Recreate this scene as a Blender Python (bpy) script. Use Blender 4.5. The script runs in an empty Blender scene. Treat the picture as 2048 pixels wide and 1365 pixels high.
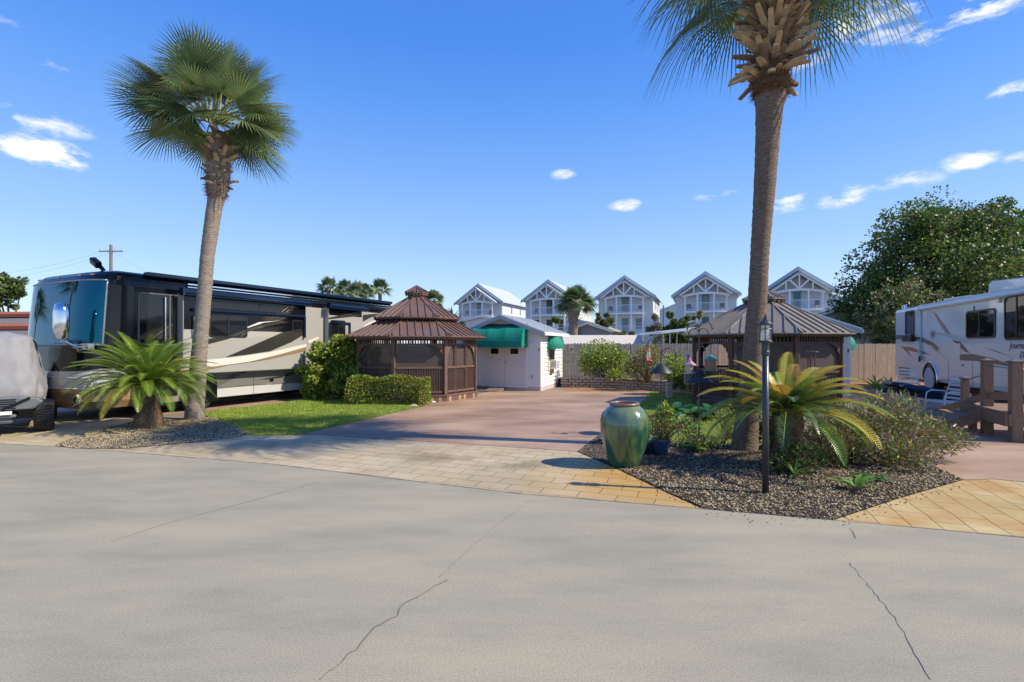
import bpy, math, random
import numpy as np
from mathutils import Vector, Matrix
sc = bpy.context.scene
PI = math.pi
# ---------------------------------------------------------------- camera
CH, F, HY = 1.7, 1000.0, 692.0          # camera height, focal length in photo pixels, horizon row
cd = bpy.data.cameras.new('camera'); cam = bpy.data.objects.new('camera', cd)
sc.collection.objects.link(cam); sc.camera = cam
cam.location = (0, 0, CH); cam.rotation_euler = (PI/2, 0, 0)
cd.sensor_width = 36; cd.lens = 36*F/2048; cd.shift_y = (HY-682.5)/2048
cd.clip_start = .1; cd.clip_end = 3000
# ---------------------------------------------------------------- light
SUN_EL = math.radians(42); SUN_AZ = math.atan2(.98, -.2)    # azimuth from +Y towards +X
S = Vector((math.sin(SUN_AZ)*math.cos(SUN_EL), math.cos(SUN_AZ)*math.cos(SUN_EL), math.sin(SUN_EL)))
ld = bpy.data.lights.new('sun', 'SUN'); ld.energy = 4.9; ld.angle = math.radians(.5); ld.color = (1, .89, .69)
lo = bpy.data.objects.new('sun', ld); sc.collection.objects.link(lo)
lo.rotation_euler = (-S).to_track_quat('-Z', 'Y').to_euler(); lo.location = (30, -10, 40)
sc.view_settings.view_transform = 'Standard'; sc.view_settings.look = 'None'
sc.view_settings.exposure = 0.4; sc.view_settings.gamma = 1; sc.view_settings.use_curve_mapping = False
# ---------------------------------------------------------------- world: sky with small clouds by direction
w = bpy.data.worlds.new('World'); sc.world = w; w.use_nodes = True
nt = w.node_tree; nt.nodes.clear()
def wn(t, **k):
    n = nt.nodes.new(t)
    for a, b in k.items(): setattr(n, a, b)
    return n
def lk(a, b): nt.links.new(a, b)
sky = wn('ShaderNodeTexSky', sky_type='NISHITA', sun_disc=False, sun_elevation=SUN_EL, sun_rotation=SUN_AZ,
         air_density=1.0, dust_density=.3, ozone_density=3.0, altitude=0)
hs = wn('ShaderNodeHueSaturation'); hs.inputs['Saturation'].default_value = 1.22; hs.inputs['Value'].default_value = 1.0
lk(sky.outputs[0], hs.inputs['Color'])
tint = wn('ShaderNodeMix', data_type='RGBA', blend_type='MULTIPLY'); tint.inputs[0].default_value = 1
tint.inputs[7].default_value = (.93, .98, 1.18, 1); lk(hs.outputs[0], tint.inputs[6])
tc = wn('ShaderNodeTexCoord')
SKY = .13
sx = wn('ShaderNodeSeparateXYZ'); lk(tc.outputs['Generated'], sx.inputs[0])
gr = wn('ShaderNodeValToRGB'); lk(sx.outputs['Z'], gr.inputs[0]); ce = gr.color_ramp.elements
SK = [(0,(.72,.84,.96)),(.07,(.60,.77,.97)),(.19,(.38,.60,.96)),(.32,(.22,.45,.94)),(.44,(.115,.33,.90)),(.52,(.075,.27,.85)),(.9,(.04,.17,.62))]
for i,(p,c) in enumerate(SK):
    e = ce[i] if i < 2 else ce.new(p)
    e.position = p; e.color = (*c,1)
gs = wn('ShaderNodeVectorMath', operation='SCALE'); gs.inputs['Scale'].default_value = .86/SKY; lk(gr.outputs[0], gs.inputs[0])
smix = wn('ShaderNodeMix', data_type='RGBA'); smix.inputs[0].default_value = .72; lk(tint.outputs[2], smix.inputs[6]); lk(gs.outputs[0], smix.inputs[7])
nz = wn('ShaderNodeTexNoise'); nz.inputs['Scale'].default_value = 13; nz.inputs['Detail'].default_value = 8; nz.inputs['Roughness'].default_value = .62
mp = wn('ShaderNodeMapping'); mp.inputs['Scale'].default_value = (1, 1, 2.6); lk(tc.outputs['Generated'], mp.inputs[0]); lk(mp.outputs[0], nz.inputs['Vector'])
CL = [(90, 305, 85, 22, 1.), (60, 240, 95, 20, .55), (110, 135, 60, 8, .3), (1562, 405, 48, 17, .7), (1690, 393, 48, 18, .65), (1800, 365, 65, 14, .45),
      (1940, 322, 42, 16, .65), (2045, 318, 30, 12, .6), (1262, 411, 38, 10, .6), (1125, 347, 34, 10, .5), (1700, 60, 150, 48, .6),
      (1960, 12, 80, 28, .85), (2040, 178, 45, 13, .75), (1150, 508, 45, 10, .25), (1430, 388, 40, 9, .3), (10, 45, 40, 8, .35), (1860, 60, 50, 22, .6)]
acc = None
for (px, py, rx, ry, am) in CL:
    rx *= .8; ry *= .95
    d = Vector(((px-1024)/F, 1, (HY-py)/F)).normalized()
    h = Vector((d.y, -d.x, 0)).normalized(); v = h.cross(d) if h.cross(d).z > 0 else -h.cross(d)
    sub = wn('ShaderNodeVectorMath', operation='SUBTRACT'); sub.inputs[1].default_value = d; lk(tc.outputs['Generated'], sub.inputs[0])
    k = d.y
    a = wn('ShaderNodeVectorMath', operation='DOT_PRODUCT'); a.inputs[1].default_value = h*(F/rx/k); lk(sub.outputs[0], a.inputs[0])
    b = wn('ShaderNodeVectorMath', operation='DOT_PRODUCT'); b.inputs[1].default_value = v*(F/ry/k); lk(sub.outputs[0], b.inputs[0])
    a2 = wn('ShaderNodeMath', operation='MULTIPLY'); lk(a.outputs['Value'], a2.inputs[0]); lk(a.outputs['Value'], a2.inputs[1])
    b2 = wn('ShaderNodeMath', operation='MULTIPLY_ADD'); lk(b.outputs['Value'], b2.inputs[0]); lk(b.outputs['Value'], b2.inputs[1]); lk(a2.outputs[0], b2.inputs[2])
    c = wn('ShaderNodeMapRange'); c.inputs['From Min'].default_value = 2.6; c.inputs['From Max'].default_value = 0; c.inputs['To Max'].default_value = am
    lk(b2.outputs[0], c.inputs['Value'])
    if acc is None: acc = c.outputs[0]
    else:
        m = wn('ShaderNodeMath', operation='MAXIMUM'); lk(acc, m.inputs[0]); lk(c.outputs[0], m.inputs[1]); acc = m.outputs[0]
nm = wn('ShaderNodeMath', operation='MULTIPLY_ADD'); nm.inputs[1].default_value = 5.5; nm.inputs[2].default_value = -3.15; lk(nz.outputs[0], nm.inputs[0])
ad = wn('ShaderNodeMath', operation='ADD'); lk(acc, ad.inputs[0]); lk(nm.outputs[0], ad.inputs[1])
mu = wn('ShaderNodeMath', operation='MULTIPLY', use_clamp=True); lk(ad.outputs[0], mu.inputs[0]); lk(acc, mu.inputs[1])
m2 = wn('ShaderNodeMath', operation='MULTIPLY', use_clamp=True); m2.inputs[1].default_value = 2.1; lk(mu.outputs[0], m2.inputs[0])
cm = wn('ShaderNodeMix', data_type='RGBA'); cm.inputs[7].default_value = (.80/SKY, .82/SKY, .86/SKY, 1); lk(m2.outputs[0], cm.inputs[0]); lk(smix.outputs[2], cm.inputs[6])
bg = wn('ShaderNodeBackground'); bg.inputs[1].default_value = SKY; lk(cm.outputs[2], bg.inputs[0])
wo = wn('ShaderNodeOutputWorld'); lk(bg.outputs[0], wo.inputs[0])

# ---------------------------------------------------------------- helpers
rng = np.random.default_rng(7); rnd = random.Random(7)
def G(px, py, z=0.0):
    Y = (CH-z)*F/(py-HY); return Vector(((px-1024)/F*Y, Y, z))
def W(px, Y, py): return Vector(((px-1024)/F*Y, Y, CH+(HY-py)*Y/F))
class MB:
    def __init__(s): s.v = []; s.f = []; s.m = []; s.cur = 0
    def add(s, vs, fs):
        b = len(s.v); s.v += [tuple(x) for x in vs]
        for f in fs: s.f.append([b+i for i in f]); s.m.append(s.cur)
        return s
    def box(s, c, size, M=None):
        x, y, z = size[0]/2, size[1]/2, size[2]/2
        vs = [Vector(p) for p in ((-x,-y,-z),(x,-y,-z),(x,y,-z),(-x,y,-z),(-x,-y,z),(x,-y,z),(x,y,z),(-x,y,z))]
        if M is not None: vs = [M @ v for v in vs]
        c = Vector(c)
        return s.add([v+c for v in vs], [(0,3,2,1),(4,5,6,7),(0,1,5,4),(1,2,6,5),(2,3,7,6),(3,0,4,7)])
    def bb(s, x0, x1, y0, y1, z0, z1): return s.box(((x0+x1)/2,(y0+y1)/2,(z0+z1)/2), (x1-x0,y1-y0,z1-z0))
    def bar(s, a, b, w, h=None, up=(0,0,1)):
        a = Vector(a); b = Vector(b); h = h or w; d = (b-a); L = d.length
        if L < 1e-6: return s
        d.normalize(); up = Vector(up)
        if abs(d.dot(up)) > .98: up = Vector((0,1,0)) if abs(d.y) < .9 else Vector((1,0,0))
        sx = d.cross(up).normalized(); uz = sx.cross(d)
        M = Matrix((sx, d, uz)).transposed()
        return s.box((a+b)/2, (w, L, h), M)
    def prism(s, poly, z0, z1):     # poly list of (x,y)
        n = len(poly); vs = [(p[0],p[1],z0) for p in poly]+[(p[0],p[1],z1) for p in poly]
        return s.add(vs, [tuple(range(n))[::-1], tuple(range(n,2*n))]+[(i,(i+1)%n,n+(i+1)%n,n+i) for i in range(n)])
    def slabx(s, poly, x0, x1):     # poly in (y,z), extruded along x
        n = len(poly); vs = [(x0,p[0],p[1]) for p in poly]+[(x1,p[0],p[1]) for p in poly]
        return s.add(vs, [tuple(range(n))[::-1], tuple(range(n,2*n))]+[(i,(i+1)%n,n+(i+1)%n,n+i) for i in range(n)])
    def slaby(s, poly, y0, y1):     # poly in (x,z), extruded along y
        n = len(poly); vs = [(p[0],y0,p[1]) for p in poly]+[(p[0],y1,p[1]) for p in poly]
        return s.add(vs, [tuple(range(n))[::-1], tuple(range(n,2*n))]+[(i,(i+1)%n,n+(i+1)%n,n+i) for i in range(n)])
    def tube(s, pts, r, n=8, caps=True):
        pts = [Vector(p) for p in pts]; k = len(pts)
        if not hasattr(r, '__len__'): r = [r]*k
        vs = []; prev = None
        for i, p in enumerate(pts):
            d = (pts[min(i+1,k-1)]-pts[max(i-1,0)]).normalized()
            if prev is None: prev = Vector((1,0,0)) if abs(d.x) < .9 else Vector((0,1,0))
            a = (prev - d*prev.dot(d)).normalized(); b = d.cross(a); prev = a
            for j in range(n):
                t = 2*PI*j/n; vs.append(p+(a*math.cos(t)+b*math.sin(t))*r[i])
        fs = [(i*n+j, i*n+(j+1)%n, (i+1)*n+(j+1)%n, (i+1)*n+j) for i in range(k-1) for j in range(n)]
        if caps: fs += [tuple(range(n))[::-1], tuple(range((k-1)*n, k*n))]
        return s.add(vs, fs)
    def lathe(s, prof, n=24, c=(0,0,0), caps=True):
        vs = []; k = len(prof)
        for (r, z) in prof:
            for j in range(n):
                t = 2*PI*j/n; vs.append((c[0]+r*math.cos(t), c[1]+r*math.sin(t), c[2]+z))
        fs = [(i*n+j, i*n+(j+1)%n, (i+1)*n+(j+1)%n, (i+1)*n+j) for i in range(k-1) for j in range(n)]
        if caps: fs += [tuple(range(n))[::-1], tuple(range((k-1)*n, k*n))]
        return s.add(vs, fs)
    def build(s, name, mat, parent=None, smooth=False, bevel=0, loc=None):
        me = bpy.data.meshes.new(name); me.from_pydata(s.v, [], s.f)
        mats = mat if isinstance(mat, (list, tuple)) else [mat]
        for m in mats: me.materials.append(m)
        if len(mats) > 1: me.polygons.foreach_set('material_index', s.m)
        if smooth: me.polygons.foreach_set('use_smooth', [True]*len(s.f))
        me.update()
        o = bpy.data.objects.new(name, me); sc.collection.objects.link(o)
        if parent is not None: o.parent = parent
        if loc is not None: o.location = loc
        if bevel:
            b = o.modifiers.new('bevel', 'BEVEL'); b.width = bevel; b.segments = 2; b.limit_method = 'ANGLE'; b.angle_limit = .6
        return o
def raw(name, V, FQ, mat, parent=None, k=4, mi=None, smooth=False):   # fast numpy mesh, faces of k corners
    me = bpy.data.meshes.new(name); V = np.asarray(V, np.float32).reshape(-1,3); FQ = np.asarray(FQ, np.int32).reshape(-1,k)
    me.vertices.add(len(V)); me.vertices.foreach_set('co', V.ravel())
    me.loops.add(FQ.size); me.loops.foreach_set('vertex_index', FQ.ravel())
    me.polygons.add(len(FQ)); me.polygons.foreach_set('loop_start', np.arange(len(FQ), dtype=np.int32)*k)
    mats = mat if isinstance(mat, (list, tuple)) else [mat]
    for m in mats: me.materials.append(m)
    if mi is not None: me.polygons.foreach_set('material_index', np.asarray(mi, np.int32))
    if smooth: me.polygons.foreach_set('use_smooth', np.ones(len(FQ), bool))
    me.update(calc_edges=True); me.validate()
    o = bpy.data.objects.new(name, me); sc.collection.objects.link(o)
    if parent is not None: o.parent = parent
    return o
def tag(o, label=None, cat=None, group=None, kind=None):
    if label: o['label'] = label
    if cat: o['category'] = cat
    if group: o['group'] = group
    if kind: o['kind'] = kind
    return o
def thing(name, label, cat, loc=(0,0,0), rotz=0, group=None):
    o = bpy.data.objects.new(name, None); sc.collection.objects.link(o)
    o.empty_display_size = .2; o.location = loc; o.rotation_euler = (0,0,rotz)
    return tag(o, label, cat, group)
def copy_tree(o, parent=None):
    c = o.copy(); sc.collection.objects.link(c); c.parent = parent
    for ch in [x for x in bpy.data.objects if x.parent == o]: copy_tree(ch, c)
    return c
class Pl:   # vertical plane of a thing turned by rot about origin o; px -> (local y, z)
    def __init__(s, o, rot):
        s.o = Vector((o[0],o[1])); s.rot = rot
        s.n = Vector((math.cos(rot), math.sin(rot))); s.d = Vector((-math.sin(rot), math.cos(rot)))
    def x(s, px, py, off=0):        # plane local x = off -> (y, z)
        u = (px-1024)/F; Y = (s.n.dot(s.o)+off)/(s.n.x*u+s.n.y)
        p = Vector((u*Y, Y)); return (p-s.o).dot(s.d), CH+(HY-py)*Y/F
    def y(s, px, py, off=0):        # plane local y = off -> (x, z)
        u = (px-1024)/F; Y = (s.d.dot(s.o)+off)/(s.d.x*u+s.d.y)
        p = Vector((u*Y, Y)); return (p-s.o).dot(s.n), CH+(HY-py)*Y/F
# ---------------------------------------------------------------- materials
MC = {}
def mat(name, col, rough=.6, metal=0, spec=.5, var=0, vscale=6, col2=None, bump=0, bscale=40, coat=0, trans=0, stretch=None, alpha=1, coords='Object', emis=None):
    if name in MC: return MC[name]
    m = bpy.data.materials.new(name); m.use_nodes = True; n = m.node_tree.nodes; l = m.node_tree.links
    b = n['Principled BSDF']; b.inputs['Roughness'].default_value = rough; b.inputs['Metallic'].default_value = metal
    b.inputs['Specular IOR Level'].default_value = spec; b.inputs['Coat Weight'].default_value = coat; b.inputs['Coat Roughness'].default_value = .03
    b.inputs['Base Color'].default_value = (*col, 1)
    tcn = n.new('ShaderNodeTexCoord'); mpn = n.new('ShaderNodeMapping'); l.new(tcn.outputs[coords], mpn.inputs[0])
    if stretch: mpn.inputs['Scale'].default_value = stretch
    colout = None
    if var or col2:
        nzn = n.new('ShaderNodeTexNoise'); nzn.inputs['Scale'].default_value = vscale; nzn.inputs['Detail'].default_value = 6; nzn.inputs['Roughness'].default_value = .65
        l.new(mpn.outputs[0], nzn.inputs['Vector'])
        cr = n.new('ShaderNodeValToRGB'); l.new(nzn.outputs[0], cr.inputs[0])
        c2 = col2 or tuple(min(1, c*(1+var)) for c in col); c1 = col if col2 else tuple(c*(1-var) for c in col)
        cr.color_ramp.elements[0].position = .36; cr.color_ramp.elements[1].position = .64
        cr.color_ramp.elements[0].color = (*c1, 1); cr.color_ramp.elements[1].color = (*c2, 1)
        l.new(cr.outputs[0], b.inputs['Base Color']); colout = cr.outputs[0]
    if bump:
        bn = n.new('ShaderNodeTexNoise'); bn.inputs['Scale'].default_value = bscale; bn.inputs['Detail'].default_value = 5; l.new(mpn.outputs[0], bn.inputs['Vector'])
        bp = n.new('ShaderNodeBump'); bp.inputs['Strength'].default_value = min(1, bump); bp.inputs['Distance'].default_value = .02
        l.new(bn.outputs[0], bp.inputs['Height']); l.new(bp.outputs[0], b.inputs['Normal'])
    out = n['Material Output']
    if trans:
        t = n.new('ShaderNodeBsdfTranslucent'); mx = n.new('ShaderNodeMixShader'); mx.inputs[0].default_value = trans
        if colout: l.new(colout, t.inputs[0])
        else: t.inputs[0].default_value = (*col, 1)
        l.new(b.outputs[0], mx.inputs[1]); l.new(t.outputs[0], mx.inputs[2]); l.new(mx.outputs[0], out.inputs[0])
    if alpha < 1: b.inputs['Alpha'].default_value = alpha
    MC[name] = m; return m
def leafm(name, c1, c2, tr=.3, rough=.45, vs=7): return mat(name, c1, rough, col2=c2, vscale=vs, trans=tr, spec=.4)
CONC = mat('street_concrete', (.335,.31,.275), .85, bump=.15, bscale=180)
GLASS = mat('dark_glass', (.008,.009,.010), .03, spec=.5)
TEALG = mat('teal_glass', (.006,.095,.145), .03, metal=.8)
BLK = mat('black_paint', (.005,.006,.009), .10, spec=.35)
NAVY = mat('navy_paint', (.006,.016,.038), .15, spec=.5)
CHROME = mat('chrome', (.75,.76,.78), .12, metal=1)
RUB = mat('rubber', (.018,.018,.02), .7, bump=.3, bscale=60)
WHT = mat('white_paint', (.78,.78,.77), .45)
BRWN = mat('brown_wood', (.15,.085,.062), .6, var=.18, vscale=9, bump=.2, bscale=50)
BRWR = mat('brown_metal_roof', (.15,.09,.068), .38, var=.1, vscale=2, spec=.5)
TAUR = mat('taupe_metal_roof', (.215,.185,.15), .4, var=.12, vscale=2)
METAL = mat('grey_metal', (.35,.36,.37), .4, metal=.8)
def nodes_of(m): return m.node_tree.nodes, m.node_tree.links
# street concrete: broad blotches, streaks and fine grain
def ground_mat(name, base, alt, s1, stretch, fine, amount=.5, rough=.85, rot=0, bump=.12, third=None):
    m = bpy.data.materials.new(name); m.use_nodes = True; n, l = nodes_of(m); b = n['Principled BSDF']
    b.inputs['Roughness'].default_value = rough; b.inputs['Specular IOR Level'].default_value = .3
    g = n.new('ShaderNodeNewGeometry'); mp = n.new('ShaderNodeMapping'); mp.inputs['Rotation'].default_value = (0,0,rot); mp.inputs['Scale'].default_value = stretch
    l.new(g.outputs['Position'], mp.inputs[0])
    a = n.new('ShaderNodeTexNoise'); a.inputs['Scale'].default_value = s1; a.inputs['Detail'].default_value = 9; a.inputs['Roughness'].default_value = .6; l.new(mp.outputs[0], a.inputs['Vector'])
    r = n.new('ShaderNodeValToRGB'); r.color_ramp.elements[0].position = .35; r.color_ramp.elements[1].position = .65
    r.color_ramp.elements[0].color = (*base,1); r.color_ramp.elements[1].color = (*alt,1); l.new(a.outputs[0], r.inputs[0])
    if third: e = r.color_ramp.elements.new(.5); e.color = (*third,1)
    f = n.new('ShaderNodeTexNoise'); f.inputs['Scale'].default_value = fine; f.inputs['Detail'].default_value = 3; l.new(g.outputs['Position'], f.inputs['Vector'])
    fr = n.new('ShaderNodeMapRange'); fr.inputs['From Min'].default_value = .3; fr.inputs['From Max'].default_value = .7; fr.inputs['To Min'].default_value = 1-amount; fr.inputs['To Max'].default_value = 1+amount; l.new(f.outputs[0], fr.inputs[0])
    mx = n.new('ShaderNodeVectorMath'); mx.operation = 'SCALE'; l.new(r.outputs[0], mx.inputs[0]); l.new(fr.outputs[0], mx.inputs['Scale'])
    l.new(mx.outputs[0], b.inputs['Base Color'])
    bp = n.new('ShaderNodeBump'); bp.inputs['Strength'].default_value = bump; bp.inputs['Distance'].default_value = .01; l.new(f.outputs[0], bp.inputs['Height']); l.new(bp.outputs[0], b.inputs['Normal'])
    return m
STREET = ground_mat('street', (.252,.238,.188), (.332,.304,.226), .6, (1,3.4,1), 90, .17, rot=.9, third=(.293,.272,.212))
PINK = ground_mat('pink_drive', (.24,.15,.105), (.42,.295,.205), .45, (1,2,1), 45, .08, rough=.6, rot=.4, third=(.33,.218,.153))
SOIL = ground_mat('soil', (.05,.042,.034), (.12,.1,.08), 3, (1,1,1), 60, .3)
LAWN = ground_mat('lawn_soil', (.09,.13,.025), (.16,.20,.045), 2, (1,1,1), 60, .3)
FARG = ground_mat('far_ground', (.16,.15,.12), (.22,.2,.16), .3, (1,1,1), 20, .1)
def paver_mat(name, c1, c2, stain, stain_amt, rot, bw=.42, bh=.24, center=None, rad=3.0, spots=()):
    m = bpy.data.materials.new(name); m.use_nodes = True; n, l = nodes_of(m); b = n['Principled BSDF']; b.inputs['Roughness'].default_value = .7
    b.inputs['Specular IOR Level'].default_value = .35
    g = n.new('ShaderNodeNewGeometry'); mp = n.new('ShaderNodeMapping'); mp.inputs['Rotation'].default_value = (0,0,rot); l.new(g.outputs['Position'], mp.inputs[0])
    dn = n.new('ShaderNodeTexNoise'); dn.inputs['Scale'].default_value = 1.3; l.new(g.outputs['Position'], dn.inputs['Vector'])
    dm = n.new('ShaderNodeVectorMath'); dm.operation = 'MULTIPLY_ADD'; dm.inputs[1].default_value = (.09,.09,0); l.new(dn.outputs['Color'], dm.inputs[0]); l.new(mp.outputs[0], dm.inputs[2])
    br = n.new('ShaderNodeTexBrick'); l.new(dm.outputs[0], br.inputs['Vector']); br.inputs['Scale'].default_value = 1; br.inputs['Brick Width'].default_value = bw; br.inputs['Row Height'].default_value = bh
    br.inputs['Mortar Size'].default_value = .0055; br.inputs['Mortar Smooth'].default_value = .3; br.inputs['Color1'].default_value = (1,1,1,1); br.inputs['Color2'].default_value = (.9,.88,.85,1); br.inputs['Mortar'].default_value = (.33,.27,.19,1)
    a = n.new('ShaderNodeTexNoise'); a.inputs['Scale'].default_value = .9; a.inputs['Detail'].default_value = 8; l.new(g.outputs['Position'], a.inputs['Vector'])
    r = n.new('ShaderNodeValToRGB'); r.color_ramp.elements[0].position = .38; r.color_ramp.elements[1].position = .62; r.color_ramp.elements[0].color = (*c1,1); r.color_ramp.elements[1].color = (*c2,1); l.new(a.outputs[0], r.inputs[0])
    s2 = n.new('ShaderNodeTexNoise'); s2.inputs['Scale'].default_value = 1.6; s2.inputs['Detail'].default_value = 7; s2.inputs['Roughness'].default_value = .6
    s2m = n.new('ShaderNodeMapping'); s2m.inputs['Location'].default_value = (7,3,0); l.new(g.outputs['Position'], s2m.inputs[0]); l.new(s2m.outputs[0], s2.inputs['Vector'])
    sr = n.new('ShaderNodeMapRange'); sr.inputs['From Min'].default_value = .42; sr.inputs['From Max'].default_value = .66; sr.inputs['To Max'].default_value = stain_amt; l.new(s2.outputs[0], sr.inputs[0])
    fac = sr.outputs[0]
    if center:
        dd = n.new('ShaderNodeVectorMath'); dd.operation = 'DISTANCE'; dd.inputs[1].default_value = center; l.new(g.outputs['Position'], dd.inputs[0])
        dr = n.new('ShaderNodeMapRange'); dr.inputs['From Min'].default_value = rad*.35; dr.inputs['From Max'].default_value = rad; dr.inputs['To Min'].default_value = .85; dr.inputs['To Max'].default_value = 0; l.new(dd.outputs['Value'], dr.inputs[0])
        ma = n.new('ShaderNodeMath'); ma.operation = 'MULTIPLY_ADD'; ma.inputs[1].default_value = .5; l.new(sr.outputs[0], ma.inputs[0]); l.new(dr.outputs[0], ma.inputs[2]); ma.use_clamp = True; fac = ma.outputs[0]
    mx = n.new('ShaderNodeMix'); mx.data_type = 'RGBA'; mx.inputs[7].default_value = (*stain,1); l.new(fac, mx.inputs[0]); l.new(r.outputs[0], mx.inputs[6])
    mu = n.new('ShaderNodeMix'); mu.data_type = 'RGBA'; mu.blend_type = 'MULTIPLY'; mu.inputs[0].default_value = 1; l.new(mx.outputs[2], mu.inputs[6]); l.new(br.outputs['Color'], mu.inputs[7])
    cur = mu.outputs[2]
    for (c_,rx,ry) in spots:
        q=n.new('ShaderNodeVectorMath'); q.operation='SUBTRACT'; q.inputs[1].default_value=c_; l.new(g.outputs['Position'],q.inputs[0])
        q2=n.new('ShaderNodeVectorMath'); q2.operation='MULTIPLY'; q2.inputs[1].default_value=(1/rx,1/ry,0); l.new(q.outputs[0],q2.inputs[0])
        q3=n.new('ShaderNodeVectorMath'); q3.operation='LENGTH'; l.new(q2.outputs[0],q3.inputs[0])
        q4=n.new('ShaderNodeMath'); q4.operation='MULTIPLY_ADD'; q4.inputs[1].default_value=-1.0; q4.inputs[2].default_value=.75; l.new(q3.outputs['Value'],q4.inputs[0])
        q5=n.new('ShaderNodeMath'); q5.operation='MULTIPLY_ADD'; q5.inputs[1].default_value=3.2; l.new(s2.outputs[0],q5.inputs[0]); l.new(q4.outputs[0],q5.inputs[2])
        q6=n.new('ShaderNodeMapRange'); q6.inputs['From Min'].default_value=1.5; q6.inputs['From Max'].default_value=2.5; q6.inputs['To Max'].default_value=.6; l.new(q5.outputs[0],q6.inputs[0])
        q7=n.new('ShaderNodeMix'); q7.data_type='RGBA'; q7.inputs[7].default_value=(.12,.095,.05,1); l.new(q6.outputs[0],q7.inputs[0]); l.new(cur,q7.inputs[6]); cur=q7.outputs[2]
    l.new(cur, b.inputs['Base Color'])
    bp = n.new('ShaderNodeBump'); bp.inputs['Strength'].default_value = .5; bp.inputs['Distance'].default_value = .01; bp.invert = True; l.new(br.outputs['Fac'], bp.inputs['Height']); l.new(bp.outputs[0], b.inputs['Normal'])
    return m
PAVL = paver_mat('stamped_apron', (.38,.32,.215), (.49,.42,.295), (.44,.27,.08), .35, .36, center=(1.9,6.2,0), rad=1.9, spots=((G(860,916),1.1,.45),(G(1010,935),.7,.35),(G(1090,930),.5,.3)))
PAVR = paver_mat('ochre_apron', (.40,.30,.13), (.50,.41,.22), (.38,.20,.05), .75, -1.2, bw=.5, bh=.25)
# wood with grain along z
def woodm(name, c1, c2, gr=(9,9,.7)): return mat(name, c1, .75, col2=c2, vscale=3.2, stretch=gr, bump=.35, bscale=14)
FENG = woodm('grey_fence_wood', (.13,.12,.112), (.30,.28,.265))
FENT = woodm('tan_fence_wood', (.30,.22,.16), (.46,.36,.27))
DECKW = woodm('deck_wood', (.16,.095,.055), (.30,.19,.12), (16,16,16))
SCREEN = mat('insect_screen', (.085,.06,.05), .6, alpha=.80)
GREENC = mat('green_canvas', (.0,.24,.165), .7, var=.1, vscale=2, bump=.1, bscale=120, trans=.15)
SIDING = mat('white_siding', (.76,.74,.72), .5, var=.03, vscale=3)
# ---------------------------------------------------------------- flat polygons laid on the ground
from mathutils.geometry import tessellate_polygon
def sheet(name, pts, z, m, thick=.0, kind='structure', parent=None):
    vs = [Vector((p[0],p[1],z)) for p in pts]; t = tessellate_polygon([vs])
    mb = MB(); fs = []
    for a,b,c in t:
        nrm = (vs[b]-vs[a]).cross(vs[c]-vs[a]); fs.append((a,b,c) if nrm.z > 0 else (a,c,b))
    mb.add(vs, fs)
    if thick:
        n = len(vs); mb.add([(v.x,v.y,z) for v in vs]+[(v.x,v.y,z-thick) for v in vs], [(i,(i+1)%n,n+(i+1)%n,n+i) for i in range(n)])
    o = mb.build(name, m, parent)
    if kind and parent is None: tag(o, kind=kind)
    return o
def gp(L): return [G(*p) for p in L]
def inpoly(P, x, y):
    c = np.zeros(len(x), bool); n = len(P)
    for i in range(n):
        x1,y1 = P[i][0],P[i][1]; x2,y2 = P[i-1][0],P[i-1][1]
        k = ((y1 > y) != (y2 > y)) & (x < (x2-x1)*(y-y1)/((y2-y1) or 1e-9)+x1); c ^= k
    return c
def sample(P, n):
    xs = [p[0] for p in P]; ys = [p[1] for p in P]; X = np.empty(0); Y = np.empty(0)
    while len(X) < n:
        x = rng.uniform(min(xs), max(xs), n); y = rng.uniform(min(ys), max(ys), n); k = inpoly(P, x, y); X = np.append(X, x[k]); Y = np.append(Y, y[k])
    return X[:n], Y[:n]
mb = MB(); mb.add([(-700,-300,0),(700,-300,0),(700,1500,0),(-700,1500,0)], [(0,1,2,3)]); tag(mb.build('ground', FARG), kind='structure')
edge = [(-500,865),(0,889),(150,898),(540,930),(1040,990),(1410,1021),(1665,1043),(2048,1078),(2700,1140)]
E = gp(edge)
street_poly = [tuple(e[:2]) for e in E]+[(25,-25),(-45,-25)]
st = sheet('street', street_poly, .012, STREET)
# cracks and joints in the concrete street, as thin inlaid lines
def crack(name, pts, w, jit, m, parent, z):
    P = [G(*p) for p in pts]; out = []
    for a, b in zip(P, P[1:]):
        k = max(2, int((b-a).length/.05))
        for i in range(k): out.append(a.lerp(b, i/k)+Vector((rnd.uniform(-jit,jit), rnd.uniform(-jit,jit), 0)))
    out.append(P[-1]); mb = MB(); L = []
    for i, p in enumerate(out):
        d = (out[min(i+1,len(out)-1)]-out[max(0,i-1)]).normalized(); s = Vector((-d.y,d.x,0))*w*rnd.uniform(.4,1.3); L += [(p.x+s.x,p.y+s.y,z),(p.x-s.x,p.y-s.y,z)]
    mb.add(L, [(2*i,2*i+1,2*i+3,2*i+2) for i in range(len(out)-1)]); return mb.build(name, m, parent)
CRK = mat('crack_dark', (.17,.155,.135), .9); CRL = mat('crack_soft', (.25,.23,.2), .9)
crack('crack', [(1068,1000),(1000,1048),(940,1100),(880,1158)], .0035, .006, CRL, st, .016)
crack('crack', [(892,1165),(850,1190),(810,1212),(795,1235),(745,1262),(735,1280),(700,1315),(640,1365)], .005, .013, CRK, st, .016)
crack('crack', [(1700,1060),(1712,1080)], .004, .008, CRK, st, .016)
crack('crack', [(1700,1130),(1750,1190),(1790,1240),(1820,1290),(1862,1365)], .0035, .008, CRL, st, .016)
crack('joint', [(220,1087),(340,1048),(520,1000),(640,965)], .004, .005, CRL, st, .016)
crack('joint', [(0,960),(120,945),(260,935)], .004, .005, CRL, st, .016)
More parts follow.
